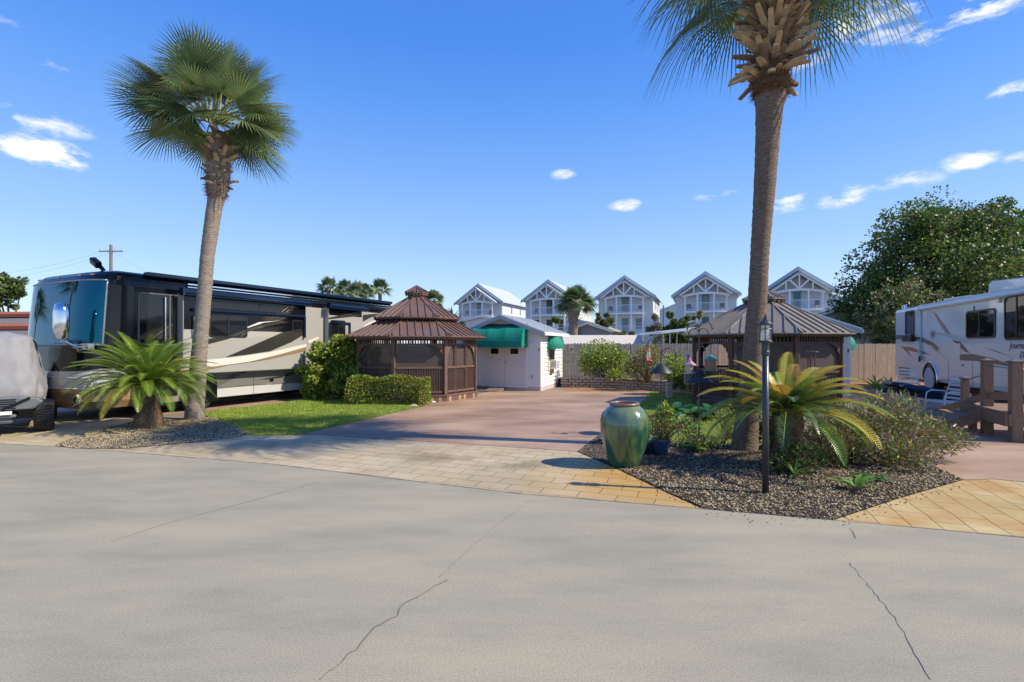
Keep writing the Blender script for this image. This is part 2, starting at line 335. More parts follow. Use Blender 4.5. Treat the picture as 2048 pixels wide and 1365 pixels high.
# dark joint where street meets the aprons
jn = MB()
for a, b in zip(E, E[1:]):
    k = max(1, int((b-a).length/.15))
    for i in range(k):
        p = a.lerp(b, i/k); q = a.lerp(b, (i+1)/k); d = (b-a).normalized(); s = Vector((-d.y,d.x,0))*rnd.uniform(.006,.013)
        jn.add([(p.x-s.x,p.y-s.y,.0165),(q.x-s.x,q.y-s.y,.0165),(q.x+s.x,q.y+s.y,.0165),(p.x+s.x,p.y+s.y,.0165)], [(0,1,2,3)])
jn.build('street_joint', CRK, st)
apron_l = gp([(-500,800),(-500,865),(0,889),(150,898),(540,930),(1040,990),(1410,1021),(1330,985),(1240,942),(1155,905),(980,893),(760,879),(640,871),(505,873),(430,838),(270,838),(110,822)])
sheet('stamped_apron_paving', apron_l, .008, PAVL)
drive = gp([(1155,905),(980,893),(760,879),(640,871),(600,871),(700,848),(820,820),(900,801),(950,791),(985,783),(1040,783),(1125,782),(1230,785),(1300,785),(1290,800),(1210,862)])
sheet('pink_driveway', drive, .0125, PINK)
rvpad = gp([(-500,800),(110,822),(270,838),(330,832),(430,822),(560,808),(720,782),(790,768),(700,745),(-800,745)])
sheet('motorhome_pad', rvpad, .004, PINK)
lawnl = gp([(405,832),(430,822),(560,808),(720,782),(760,775),(870,800),(850,812),(820,820),(700,848),(600,871),(505,873),(430,838)])
sheet('lawn', lawnl, .014, LAWN)
apron_r = gp([(1665,1043),(1800,998),(1925,962),(1985,960),(2048,966),(2500,1010),(2700,1140),(2048,1078)])
sheet('ochre_apron_paving', apron_r, .008, PAVR)
drive_r = gp([(1925,962),(1985,960),(2048,966),(2500,1010),(3200,1010),(3000,790),(1930,774),(1790,776),(1700,785),(1720,830),(1800,880),(1860,930)])
sheet('patio_driveway', drive_r, .0125, PINK)
lawnr = gp([(1300,785),(1480,790),(1560,800),(1600,880),(1500,895),(1400,890),(1290,885),(1210,862),(1290,800)])
sheet('back_lawn', lawnr, .010, LAWN)
bedr = gp([(1210,862),(1290,885),(1400,890),(1500,895),(1600,880),(1700,830),(1720,830),(1800,880),(1860,930),(1925,962),(1800,998),(1665,1043),(1410,1021),(1330,985),(1240,942),(1155,905)])
sheet('planting_bed_soil', bedr, .018, SOIL)
bedl = gp([(110,893),(170,868),(280,842),(430,836),(505,871),(410,884),(250,899),(150,899)])
GRVB = ground_mat('gravel_soil', (.13,.115,.095), (.30,.275,.24), 2.5, (1,1,1), 50, .3)
sheet('gravel_bed_soil', bedl, .018, GRVB)
backyard = gp([(1125,782),(1300,785),(1480,790),(1700,785),(1790,776),(1930,774),(1930,762),(1125,762)])
sheet('backyard_soil', backyard, .006, ground_mat('rust_mulch', (.22,.10,.045), (.36,.19,.09), 3, (1,1,1), 60, .3))
# ground cover scattered as real geometry
def blades(name, P, n, h, w, m, z, lean=.5):
    X, Y = sample(P, n); a = rng.uniform(0, 2*PI, n); hh = h*rng.uniform(.5,1.3,n); ln = rng.normal(0,lean,(n,2))*hh[:,None]
    base = np.stack([X,Y,np.full(n,z)],1); s = np.stack([np.cos(a),np.sin(a),np.zeros(n)],1)*w
    tip = base+np.stack([ln[:,0],ln[:,1],hh],1)
    V = np.stack([base-s, base+s, tip],1); o = raw(name, V, np.arange(3*n), m, k=3); return o
GRS = leafm('grass_blade', (.22,.33,.04), (.42,.50,.09), .35, .6, 3)
tag(blades('lawn_grass', lawnl, 70000, .045, .006, GRS, .012), 'short bright green lawn grass in front of the hedge', 'grass', kind='stuff')
tag(blades('back_lawn_grass', lawnr, 38000, .045, .005, GRS, .008), 'short green lawn grass behind the glazed urn and feeder poles', 'grass', kind='stuff')
def pebbles(name, P, n, s0, s1, mats, z, prob):
    X, Y = sample(P, n); sz = rng.uniform(s0, s1, n)**1
    O = np.array([(1,0,0),(0,1,0),(-1,0,0),(0,-1,0),(0,0,1),(0,0,-1)], float)
    D = O[None]*(.6+.8*rng.random((n,6,3)))*sz[:,None,None]; D[:,:,2] *= .55
    a = rng.uniform(0,2*PI,n); c, s = np.cos(a)[:,None], np.sin(a)[:,None]
    V = np.stack([D[:,:,0]*c-D[:,:,1]*s+X[:,None], D[:,:,0]*s+D[:,:,1]*c+Y[:,None], D[:,:,2]+z+(sz*.2)[:,None]],2)
    Fq = np.array([(0,1,4),(1,2,4),(2,3,4),(3,0,4),(1,0,5),(2,1,5),(3,2,5),(0,3,5)])
    FF = (Fq[None]+6*np.arange(n)[:,None,None]); mi = np.repeat(rng.choice(len(mats), n, p=prob), 8)
    return raw(name, V, FF, mats, k=3, mi=mi)
PB = [mat('pebble_tan', (.42,.32,.17), .8, var=.2), mat('pebble_grey', (.25,.22,.14), .8, var=.2), mat('bark_chip', (.06,.036,.022), .9, var=.3), mat('pebble_pale', (.50,.42,.31), .8)]
bf = gp([(1240,942),(1410,935),(1600,930),(1800,940),(1860,930),(1925,962),(1800,998),(1665,1043),(1410,1021),(1330,985)])
tag(pebbles('bed_gravel', bf, 17000, .004, .020, PB, .018, [.22,.13,.61,.04]), 'loose tan gravel and bark chips along the street in the right bed', 'gravel', kind='stuff')
tag(pebbles('bed_mulch', bedr, 16000, .007, .018, PB, .018, [.12,.1,.75,.03]), 'dark bark mulch behind the gravel around the urn and tall palm', 'mulch', kind='stuff')
tag(pebbles('pale_gravel', bedl, 17000, .007, .017, PB, .018, [.32,.24,.36,.08]), 'pale gravel round the left cycad and palm trunk', 'gravel', kind='stuff')
spill = gp([(1150,900),(1235,938),(1325,982),(1405,1020),(1395,1028),(1300,990),(1215,950),(1120,912)])
tag(pebbles('spilled_gravel', spill, 110, .005, .012, PB, .009, [.3,.2,.45,.05]), 'stray gravel spilled on the left paver apron beside the bed', 'gravel', kind='stuff')
spill2 = gp([(1665,1043),(1800,998),(1925,962),(1935,972),(1815,1012),(1700,1055),(1500,1050),(1405,1035),(1405,1020)])
tag(pebbles('spilled_gravel', spill2, 150, .004, .012, PB, .012, [.3,.2,.45,.05]), 'stray gravel spilled on the street and ochre pavers below the lamp post', 'gravel', kind='stuff')
rl = gp([(1125,781),(1330,784),(1310,794),(1200,790)])
# ---------------------------------------------------------------- foliage tools
def unit(n):
    v = rng.normal(size=(n,3)); return v/np.linalg.norm(v,axis=1)[:,None]
def ell(c, r, n, shell=.55, zmin=None):
    d = unit(n); t = shell+(1-shell)*rng.random(n)**.6
    p = np.array(c)+d*np.array(r)*t[:,None]
    if zmin is not None: k = p[:,2] > zmin; p = p[k]; d = d[k]
    return p, d
def leafmesh(name, P, D, L, Wd, m, parent=None, mi=None, up=.3, fold=.15):
    n = len(P); d = D*.7+unit(n)*.8; d[:,2] += up; d /= np.linalg.norm(d,axis=1)[:,None]
    s = np.cross(d, unit(n)); s /= np.linalg.norm(s,axis=1)[:,None]; nn = np.cross(d,s)
    l = (L*rng.uniform(.6,1.25,n))[:,None]; wd = (Wd*rng.uniform(.7,1.2,n))[:,None]
    V = np.stack([P, P+d*l*.5+s*wd-nn*l*fold, P+d*l, P+d*l*.5-s*wd-nn*l*fold],1)
    return raw(name, V, np.arange(4*n), m, parent, mi=mi)
def branchy(mb, base, tips, r0, n=6):
    base = Vector(base)
    for t in tips:
        t = Vector(t); mid = base.lerp(t,.5)+Vector((rnd.uniform(-.1,.1)*(t-base).length, rnd.uniform(-.1,.1)*(t-base).length, (t-base).length*.06))
        mb.tube([base, mid, t], [r0, r0*.6, r0*.25], n)
def bush(name, label, cat, loc, blobs, nl, L, Wd, mats, prob, stem, group=None, shell=.5, r0=.03, up=.3, part='foliage', clump=0):
    """blobs: list of (dx,dy,dz,rx,ry,rz) local to loc"""
    t = thing(name, label, cat, loc, 0, group)
    vol = np.array([b[3]*b[4]+b[4]*b[5]+b[3]*b[5] for b in blobs]); cnt = (nl*vol/vol.sum()).astype(int); PP=[]; DD=[]
    for b, c in zip(blobs, cnt):
        if clump:
            for q in range(clump):
                d0 = unit(1)[0]; cc = np.array(b[:3])+d0*np.array(b[3:])*rnd.uniform(.55,1.0); rr = np.array(b[3:])*rnd.uniform(.16,.34)
                p, d = ell(cc, rr, c//clump, .2, .02); PP.append(p); DD.append(d*.5+d0*.5)
        else:
            p, d = ell(b[:3], b[3:], c, shell, .02); PP.append(p); DD.append(d)
    P = np.concatenate(PP); D = np.concatenate(DD)
    leafmesh(part, P, D, L, Wd, mats, t, mi=rng.choice(len(mats), len(P), p=prob), up=up)
    mb = MB(); branchy(mb, (0,0,0), [(b[0],b[1],b[2]) for b in blobs]+[(b[0]+b[3]*.5,b[1],b[2]+b[5]*.6) for b in blobs]+[(b[0]-b[3]*.5,b[1],b[2]+b[5]*.5) for b in blobs], r0)
    mb.build('stem', BARK, t, smooth=True); return t
BARK = mat('bark', (.10,.075,.055), .9, col2=(.2,.16,.12), vscale=14, bump=.8, bscale=30)
GN = leafm('leaf_green', (.09,.17,.025), (.20,.31,.05)); GD = leafm('leaf_dark', (.03,.065,.018), (.075,.13,.03), .3)
GY = leafm('leaf_yellow_green', (.30,.40,.045), (.50,.56,.09), .45); GO = leafm('leaf_olive', (.12,.13,.05), (.22,.21,.09), .25)
GR = leafm('leaf_reddish', (.22,.08,.035), (.40,.16,.08)); GB = leafm('leaf_tan', (.25,.2,.11), (.38,.32,.2))
PINKF = mat('pink_petal', (.75,.22,.16), .6, trans=.3); YELF = mat('yellow_petal', (.8,.62,.05), .6, trans=.3); PURF = mat('purple_petal', (.38,.27,.65), .6, trans=.3)
# ---- fan palm
def fan_palm(name, label, loc, trunk, cc, R, nf, nl, mats, prob, group=None, boots=(0,0), bootn=60, droop=.5, lw=.0145, trunk_mat=None, low=-.5, bootlen=.42):
    t = thing(name, label, 'palm tree', loc, 0, group); loc = Vector(loc)
    mb = MB(); pts = [Vector(p[0])-loc for p in trunk]; rad = [p[1] for p in trunk]; fine=[]; fr=[]
    for i in range(len(pts)-1):
        k = max(2, int((pts[i+1]-pts[i]).length/.055))
        for j in range(k): fine.append(pts[i].lerp(pts[i+1], j/k)); fr.append((rad[i]*(1-j/k)+rad[i+1]*j/k)*rnd.uniform(.975,1.03)*(1.025 if j%2 else 1))
    fine.append(pts[-1]); fr.append(rad[-1]); mb.tube(fine, fr, 20)
    mb.build('trunk', trunk_mat or PTR, t, smooth=True)
    if bootn:
        mb = MB(); z0, z1 = boots[0]-loc.z, boots[1]-loc.z
        def axis(z):
            for i in range(len(pts)-1):
                if pts[i].z <= z <= pts[i+1].z: q = (z-pts[i].z)/(pts[i+1].z-pts[i].z); return pts[i].lerp(pts[i+1], q), rad[i]*(1-q)+rad[i+1]*q
            return pts[-1], rad[-1]
        for i in range(bootn):
            q = i/bootn; z = z0+(z1-z0)*q; c, r = axis(z); a = i*2.4+rnd.uniform(-.3,.3)
            out = Vector((math.cos(a), math.sin(a), 0)); upv = rnd.uniform(.1,1.15) if q > .2 else rnd.uniform(-.5,.9)
            d = (out+Vector((0,0,upv))).normalized(); L = bootlen*rnd.uniform(.35,1.1)*(.6+.4*math.sin(PI*min(1,q*1.1+.1)))
            p0 = c+out*r*.6; mb.cur = rnd.choice((0,0,1)); s = d.cross(Vector((0,0,1))).normalized(); u = s.cross(d)
            w0, w1 = .062*rnd.uniform(.7,1.2), .036; hh = .018
            vs = []
            for (pp, ww, h2) in ((p0, w0, hh*1.6), (p0+d*L*.6+u*.02, (w0+w1)/2, hh*1.2), (p0+d*L, w1, hh*.8)):
                vs += [pp-s*ww-u*h2, pp+s*ww-u*h2, pp+s*ww*.8+u*h2, pp-s*ww*.8+u*h2]
            mb.add(vs, [(0,1,5,4),(1,2,6,5),(2,3,7,6),(3,0,4,7),(4,5,9,8),(5,6,10,9),(6,7,11,10),(7,4,8,11),(8,9,10,11)])
        for i in range(bootn*14):      # loose fibre
            q = rnd.random()**1.6*.75-.15; z = z0+(z1-z0)*q; c, r = axis(z); a = rnd.uniform(0,2*PI); out = Vector((math.cos(a), math.sin(a), 0)); mb.cur = 2
            p0 = c+out*r*.95; d = (out*.6+Vector((rnd.uniform(-.5,.5),rnd.uniform(-.5,.5),rnd.uniform(-1,.6)))).normalized()*rnd.uniform(.04,.15); s = d.cross(out).normalized()*.008
            mb.add([p0-s,p0+s,p0+d], [(0,1,2)])
        mb.build('leaf_bases', [BOOT1, BOOT2, FIBR], t)
    cc = Vector(cc)-loc; V = []; Fc = []; MI = []; pet = MB()
    for k in range(nf):
        e = low+(1.45-low)*((k+.5)/nf)**.85; a = k*2.39996+rnd.uniform(-.25,.25)
        d = Vector((math.cos(a)*math.cos(e), math.sin(a)*math.cos(e), math.sin(e)))
        pl = R*rnd.uniform(.38,.58); hub = cc+Vector((d.x,d.y,d.z*.8))*pl+Vector((0,0,-.05*R)); c0 = cc+Vector((0,0,-.12*R))+Vector((math.cos(a),math.sin(a),0))*.08*R
        pet.tube([c0, c0.lerp(hub,.5)+Vector((0,0,.05*R)), hub], [.020*R/2+.004,.014*R/2+.003,.010*R/2+.002], 5)
        fd = (d+Vector((0,0,-.28 if e < .7 else -.1))).normalized()
        sd = fd.cross(Vector((0,0,1)));  sd = sd.normalized() if sd.length > .05 else Vector((1,0,0)); sd.rotate(Matrix.Rotation(rnd.uniform(-.7,.7),3,fd)); up = sd.cross(fd).normalized()
        mi = int(rng.choice(len(mats)-1, p=np.array(prob[:-1])/sum(prob[:-1]))); fr_ = R*rnd.uniform(.44,.58)
        for j in range(nl):
            q = (j+.5)/nl*2-1; an = q*1.75; L = fr_*(1-.30*abs(q)**2)*rnd.uniform(.92,1.05)
            ld_ = (fd*math.cos(an)+sd*math.sin(an)+up*(.12-.35*abs(q))).normalized(); st_ = hub+fd*(.10*R*(1-abs(q)))
            wv = up.cross(ld_).normalized(); b = len(V); dr = droop*rnd.uniform(.6,1.4)*(.6+.5*(1-max(-1,ld_.z)))
            for (tt, ww) in ((0,.35),(.35,1),(.7,.8),(1,.05)):
                p = st_+ld_*L*tt+Vector((0,0,-1))*dr*L*max(0,tt-.3)**2*1.0
                V.append(p-wv*lw*ww); V.append(p+wv*lw*ww)
            for i in range(3): Fc.append((b+2*i,b+2*i+1,b+2*i+3,b+2*i+2)); MI.append(mi if rnd.random() > .03 else len(mats)-1)
    raw('crown', [tuple(v) for v in V], Fc, mats, t, mi=MI)
    pet.build('leaf_stalks', PETI, t)
    return t
def ringtrunk(name, c1, c2):
    m = mat(name, c1, .9, col2=c2, vscale=4, stretch=(3,3,14), bump=.9, bscale=6); return m
PTR = ringtrunk('palm_bark', (.17,.135,.11), (.34,.285,.235)); PTR2 = ringtrunk('palm_bark_brown', (.10,.068,.045), (.23,.165,.12))
BOOT1 = mat('boot_tan', (.50,.37,.23), .8, var=.25, vscale=8); BOOT2 = mat('boot_brown', (.22,.14,.085), .85, var=.25, vscale=8); FIBR = mat('fibre', (.19,.09,.04), .9)
PETI = mat('petiole', (.26,.28,.09), .5); PF1 = leafm('palm_leaf', (.055,.11,.05), (.12,.185,.075), .3, .38, 2); PF2 = leafm('palm_leaf_light', (.15,.22,.09), (.27,.33,.14), .35, .38, 2)
PF3 = leafm('palm_leaf_dry', (.32,.22,.07), (.42,.32,.14), .3)
B = G(388,840); Yp = B.y
tr = [(W(388,Yp,840)-Vector((0,0,.1)),.215),(W(390,Yp,815),.19),(W(399,Yp,700),.158),(W(408,Yp,600),.145),(W(415,Yp,510),.145),(W(428,Yp,420),.16),(W(433,Yp,395),.17),(W(434,Yp,378),.225),(W(437,Yp,340),.24),(W(438,Yp,300),.22),(W(438,Yp,265),.14)]
fan_palm('cabbage_palm', 'shorter full-crowned fan palm in the gravel bed in front of the black motorhome', B, tr, W(424,Yp,222), 1.85, 62, 44, [PF1,PF2,PF3], [.58,.39,.03], boots=(W(0,Yp,378).z, W(0,Yp,262).z), bootn=80, low=-.55, droop=.2, bootlen=.36)
B = G(1490,900); Yp = B.y
tr = [(W(1486,Yp,906)-Vector((0,0,.1)),.25),(W(1490,Yp,885),.195),(W(1497,Yp,800),.165),(W(1508,Yp,700),.165),(W(1515,Yp,600),.145),(W(1520,Yp,500),.14),(W(1529,Yp,380),.16),(W(1535,Yp,280),.178),(W(1539,Yp,212),.21),(W(1541,Yp,195),.24),(W(1542,Yp,130),.26),(W(1548,Yp,60),.25),(W(1556,Yp,-30),.2)]
fan_palm('cabbage_palm', 'tallest fan palm with a shaggy collar of old tan leaf bases, beside the lamp post', B, tr, W(1562,Yp,-95), 2.45, 42, 42, [PF1,PF2,PF3], [.66,.31,.03], boots=(W(0,Yp,160).z, W(0,Yp,-40).z), bootn=260, low=-.45, droop=.75, trunk_mat=PTR2, bootlen=.60)
B = W(1147,40,735); 
fan_palm('cabbage_palm', 'small fan palm behind the fence, in front of the white houses', (B.x,40,0), [((B.x,40,0),.4),((B.x,40,3.6),.36),(W(1146,40,640),.38),(W(1148,40,622),.5),(W(1149,40,600),.4)], W(1151,40,607), 1.75, 46, 30, [PF1,PF2,PF3], [.5,.42,.08], boots=(3.0,5.4), bootn=50, low=-.3, droop=.5, lw=.035, bootlen=.6)
for (px, py, Yd, Rr, lab) in ((657,575,70,1.35,'leftmost of the small far palms above the motorhome roof'),(690,580,72,1.3,'second small far palm from the left above the motorhome roof'),(715,586,66,1.3,'light bushy far palm beside the thin pole above the motorhome roof'),(760,578,68,1.25,'small far palm standing apart beside the gazebo cupola'),(730,584,75,1.1,'short far palm right of the thin pole above the motorhome roof'),(866,602,50,.95,'small palm top showing behind the right side of the gazebo roof')):
    c = W(px,Yd,py)
    fan_palm('far_palm', lab, (c.x,Yd,0), [((c.x,Yd,0),.28),((c.x,Yd,c.z-1),.24),((c.x,Yd,c.z-.1),.32)], c, Rr*1.45, 26, 16, [PF1,PF2,PF3], [.6,.34,.06], group='far palms on the horizon behind the motorhome', bootn=0, low=-.5, droop=.5, lw=.07)
# ---- sago palm
def sago(name, label, loc, H, r0, fronds, L, mats, seed, lw=.0115, pups=False, ll=.16):
    t = thing(name, label, 'cycad', loc); rr = random.Random(seed)
    mb = MB(); pts=[]; rad=[]
    for i in range(12): q=i/11; pts.append((0.04*math.sin(q*3),0,q*H-.03)); rad.append(r0*(1.15-.3*q+.12*math.sin(q*9)))
    mb.tube(pts, rad, 16)
    for i in range(420):
        q = rr.random(); a = rr.uniform(0,2*PI); r = r0*(1.1-.3*q); p = Vector((math.cos(a)*r, math.sin(a)*r, q*H)); d = Vector((math.cos(a),math.sin(a),rr.uniform(-.2,1))).normalized()*rr.uniform(.03,.075)
        s = d.cross(Vector((0,0,1))).normalized()*.018; mb.add([p-s,p+s,p+d*.9+s*.5,p+d*.9-s*.5],[(0,1,2,3)])
    mb.build('trunk', SAGT, t)
    V=[];Fc=[];MI=[]; st=MB()
    for (a, e, lf, mi) in fronds:
        Lf = L*lf; pts=[]; p = Vector((math.cos(a)*.05, math.sin(a)*.05, H-.02)); ang = e; n=26; tw = rr.uniform(-.3,.3)
        for i in range(n+1):
            pts.append(p.copy()); ang -= (.8+.62*math.cos(e))/n*(.5+1.0*i/n); aa = a+tw*i/n
            p = p+Vector((math.cos(aa)*math.cos(ang), math.sin(aa)*math.cos(ang), math.sin(ang)))*Lf/n
        st.tube(pts[::3], [.010*(1-.7*i/9)+.001 for i in range(len(pts[::3]))], 4)
        m = 46
        for j in range(m):
            q = .10+.90*j/(m-1); f = q*n; i = min(n-1,int(f)); pt = pts[i].lerp(pts[i+1], f-i); d = (pts[i+1]-pts[i]).normalized()
            sd = d.cross(Vector((0,0,1))).normalized(); up = sd.cross(d); w = ll*(math.sin(PI*min(1,q*.92+.10))**.6)*rr.uniform(.9,1.08)
            for sg in (-1,1):
                v = (sd*sg+d*.62+up*.38).normalized()*w; b = len(V); dr = Vector((0,0,-w*.12))
                wv = d*lw; V += [pt-wv*.7, pt+wv*.7, pt+v*.6+wv*.6, pt+v*.6-wv*.6, pt+v+dr]
                Fc += [(b,b+1,b+2,b+3)]; MI.append(mi); Fc += [(b+3,b+2,b+4,b+4)]; MI.append(mi)
    me = bpy.data.meshes.new('crown'); me.from_pydata([tuple(v) for v in V], [], [f if f[2]!=f[3] else f[:3] for f in Fc])
    for m_ in mats: me.materials.append(m_)
    me.polygons.foreach_set('material_index', MI); o = bpy.data.objects.new('crown', me); sc.collection.objects.link(o); o.parent = t
    st.build('leaf_stalks', SAGS, t); return t
SAGT = mat('cycad_trunk', (.075,.045,.028), .95, col2=(.20,.13,.08), vscale=25, bump=1, bscale=60); SAGS = mat('cycad_stalk', (.30,.32,.07), .5)
SG1 = leafm('cycad_leaf', (.10,.20,.02), (.24,.36,.04), .25, .35, 5); SG2 = leafm('cycad_leaf_yellow', (.38,.36,.03), (.55,.44,.04), .35, .4, 5); SG3 = leafm('cycad_leaf_orange', (.45,.22,.03), (.6,.38,.06), .3, .4, 5); SG4 = leafm('cycad_leaf_deep', (.03,.075,.02), (.08,.14,.03), .2, .35)
fr=[]
for k in range(110): fr.append((k*2.399, .08+1.3*((k+.5)/110)**1.05, rnd.uniform(.85,1.08), int(rng.choice([0,3,1], p=[.72,.26,.02]))))
sago('sago_cycad', 'dense bright green sago cycad with a stout trunk in the left gravel bed', G(295,856), .90, .22, fr, 1.38, [SG1,SG2,SG3,SG4], 3, ll=.17)
fr=[]
for k in range(46):
    a = k*2.399; e = .08+1.15*((k+.5)/46); fr.append((a, e, rnd.uniform(.85,1.1), int(rng.choice([0,3,1,2], p=([.5,.4,.1,0] if k<22 else [.45,.2,.22,.13])))))
fr = [(a,e,(l_*1.12 if i<22 else l_*.72),m_) for i,(a,e,l_,m_) in enumerate(fr)]
for (a,e,l_,m_) in ((.35,1.0,.9,1),(.0,.9,1.05,1),(.7,.8,1.0,1),(2.5,.9,.9,1),(3.0,1.1,.9,1),(-.2,.7,1.1,1),(.2,.75,1.15,1),(.5,1.0,1.1,1),(-.1,.5,1.2,2),(1.1,1.3,1.0,1),(2.6,1.25,.9,2),(2.9,.9,1.1,1),(3.3,.7,1.2,1),(.9,1.1,1.0,2),(-.6,1.2,.9,2),(2.2,1.35,.8,1),(.1,1.1,1.0,1),(-.3,.9,.9,2)): fr.append((a,e,l_,m_))
sago('sago_cycad', 'sago cycad with yellow and orange upper fronds behind the lamp post', G(1572,938), .80, .2, fr, 1.12, [SG1,SG2,SG3,SG4], 5, ll=.16)
# ---------------------------------------------------------------- buildings
RZ = -math.atan2(.351, .936)          # turn of the lot: local x runs right, local y runs away
def clap(mb, axis, off, sgn, a0, a1, z0, z1, top=None, h=.15, dep=.035):
    """lapped siding on a wall in plane axis=off facing sgn; top(z)->(a0,a1) clips gables"""
    z = z0
    while z < z1-1e-4:
        zt = min(z+h, z1); b0,b1 = (a0,a1); c0,c1 = (a0,a1)
        if top: b0,b1 = top(z); c0,c1 = top(zt)
        if b1-b0 < .02: break
        o1, o0 = off+sgn*dep, off
        def P(a, o, zz): return (a,o,zz) if axis == 'y' else (o,a,zz)
        vs = [P(b0,o1,z),P(b1,o1,z),P(c1,o0,zt),P(c0,o0,zt),P(b0,o0,z),P(b1,o0,z)]
        mb.add(vs, [(0,1,2,3),(4,5,1,0)]); z = zt
ROOFW = mat('pale_metal_roof', (.50,.52,.55), .5, var=.05); TRIM = mat('grey_blue_trim', (.36,.38,.43), .5); TRIMW = mat('white_trim', (.74,.73,.72), .5)
DOORP = mat('door_panel', (.64,.59,.585), .5, var=.03)
def scallop_strip(mb, a, b, z, h, out, n):
    a=Vector(a); b=Vector(b)
    for i in range(n):
        p=a.lerp(b,i/n); q=a.lerp(b,(i+1)/n); k=5; top=[(p.x,p.y,z),(q.x,q.y,z)]
        low=[]
        for j in range(k+1):
            r=q.lerp(p,j/k); low.append((r.x,r.y,z-h*.55-h*.45*math.sin(PI*j/k)))
        mb.add(top+low,[tuple(range(len(top+low)))])
def awning(parent, x0, x1, y, zt, zb, proj, label, axis='y', seg=3, dome=False):
    mb = MB(); n=8; prof=[]
    for i in range(n+1):
        t=i/n*PI/2; prof.append((proj*math.sin(t)**.9 if dome else proj*(math.sin(t)), zb+.12+(zt-zb-.12)*math.cos(t)))
    def P(a,o,z): return (a,y-o,z) if axis=='y' else (y+o,a,z)
    m=12 if dome else seg*4
    for i in range(m):
        for j in range(n):
            vs=[]
            for (ii,jj) in ((i,j),(i+1,j),(i+1,j+1),(i,j+1)):
                u=ii/m; a=x0+(x1-x0)*u; o,z=prof[jj]
                if dome:
                    f=math.sqrt(max(0,1-(2*u-1)**2)); c=(x0+x1)/2; th=jj/n*PI/2; ph=PI*u
                    a=c-(x1-x0)/2*math.cos(ph)*math.sin(th)**.8; o=proj*math.sin(ph)*math.sin(th)**.8; z=zb+.12+(zt-zb-.12)*math.cos(th)
                else:
                    s=(u*seg)%1; sag=.02*math.sin(PI*s); o-=sag*math.sin(jj/n*PI); z-=sag*.7*math.sin(jj/n*PI)
                vs.append(P(a,o,z))
            mb.add(vs,[(0,1,2,3)])
    if not dome:
        for a in (x0,x1):
            vs=[P(a,o,z) for o,z in prof]+[P(a,0,zb+.12)]; mb.add(vs,[tuple(range(len(vs)))])
        A=[P(x0,0,0),P(x0,proj,0),P(x1,proj,0),P(x1,0,0)]
        for p,q,k in ((A[0],A[1],5),(A[1],A[2],int((x1-x0)/.09)),(A[2],A[3],5)): scallop_strip(mb,p,q,zb+.13,.14,0,k)
    else:
        c=(x0+x1)/2; L=[P(c-(x1-x0)/2*math.cos(PI*i/8),proj*math.sin(PI*i/8),0) for i in range(9)]
        for p,q in zip(L,L[1:]): scallop_strip(mb,p,q,zb+.13,.13,0,2)
    o=mb.build('awning',GREENC,parent,smooth=False); tag(o,label)
    fr=MB()
    if not dome:
        for a in (x0,x1): fr.bar(P(a,.01,zb+.12),P(a,proj,zb+.12),.018)
        fr.bar(P(x0,proj-.01,zb+.12),P(x1,proj-.01,zb+.12),.018)
        fr.build('awning_frame',METAL,o)
    return o
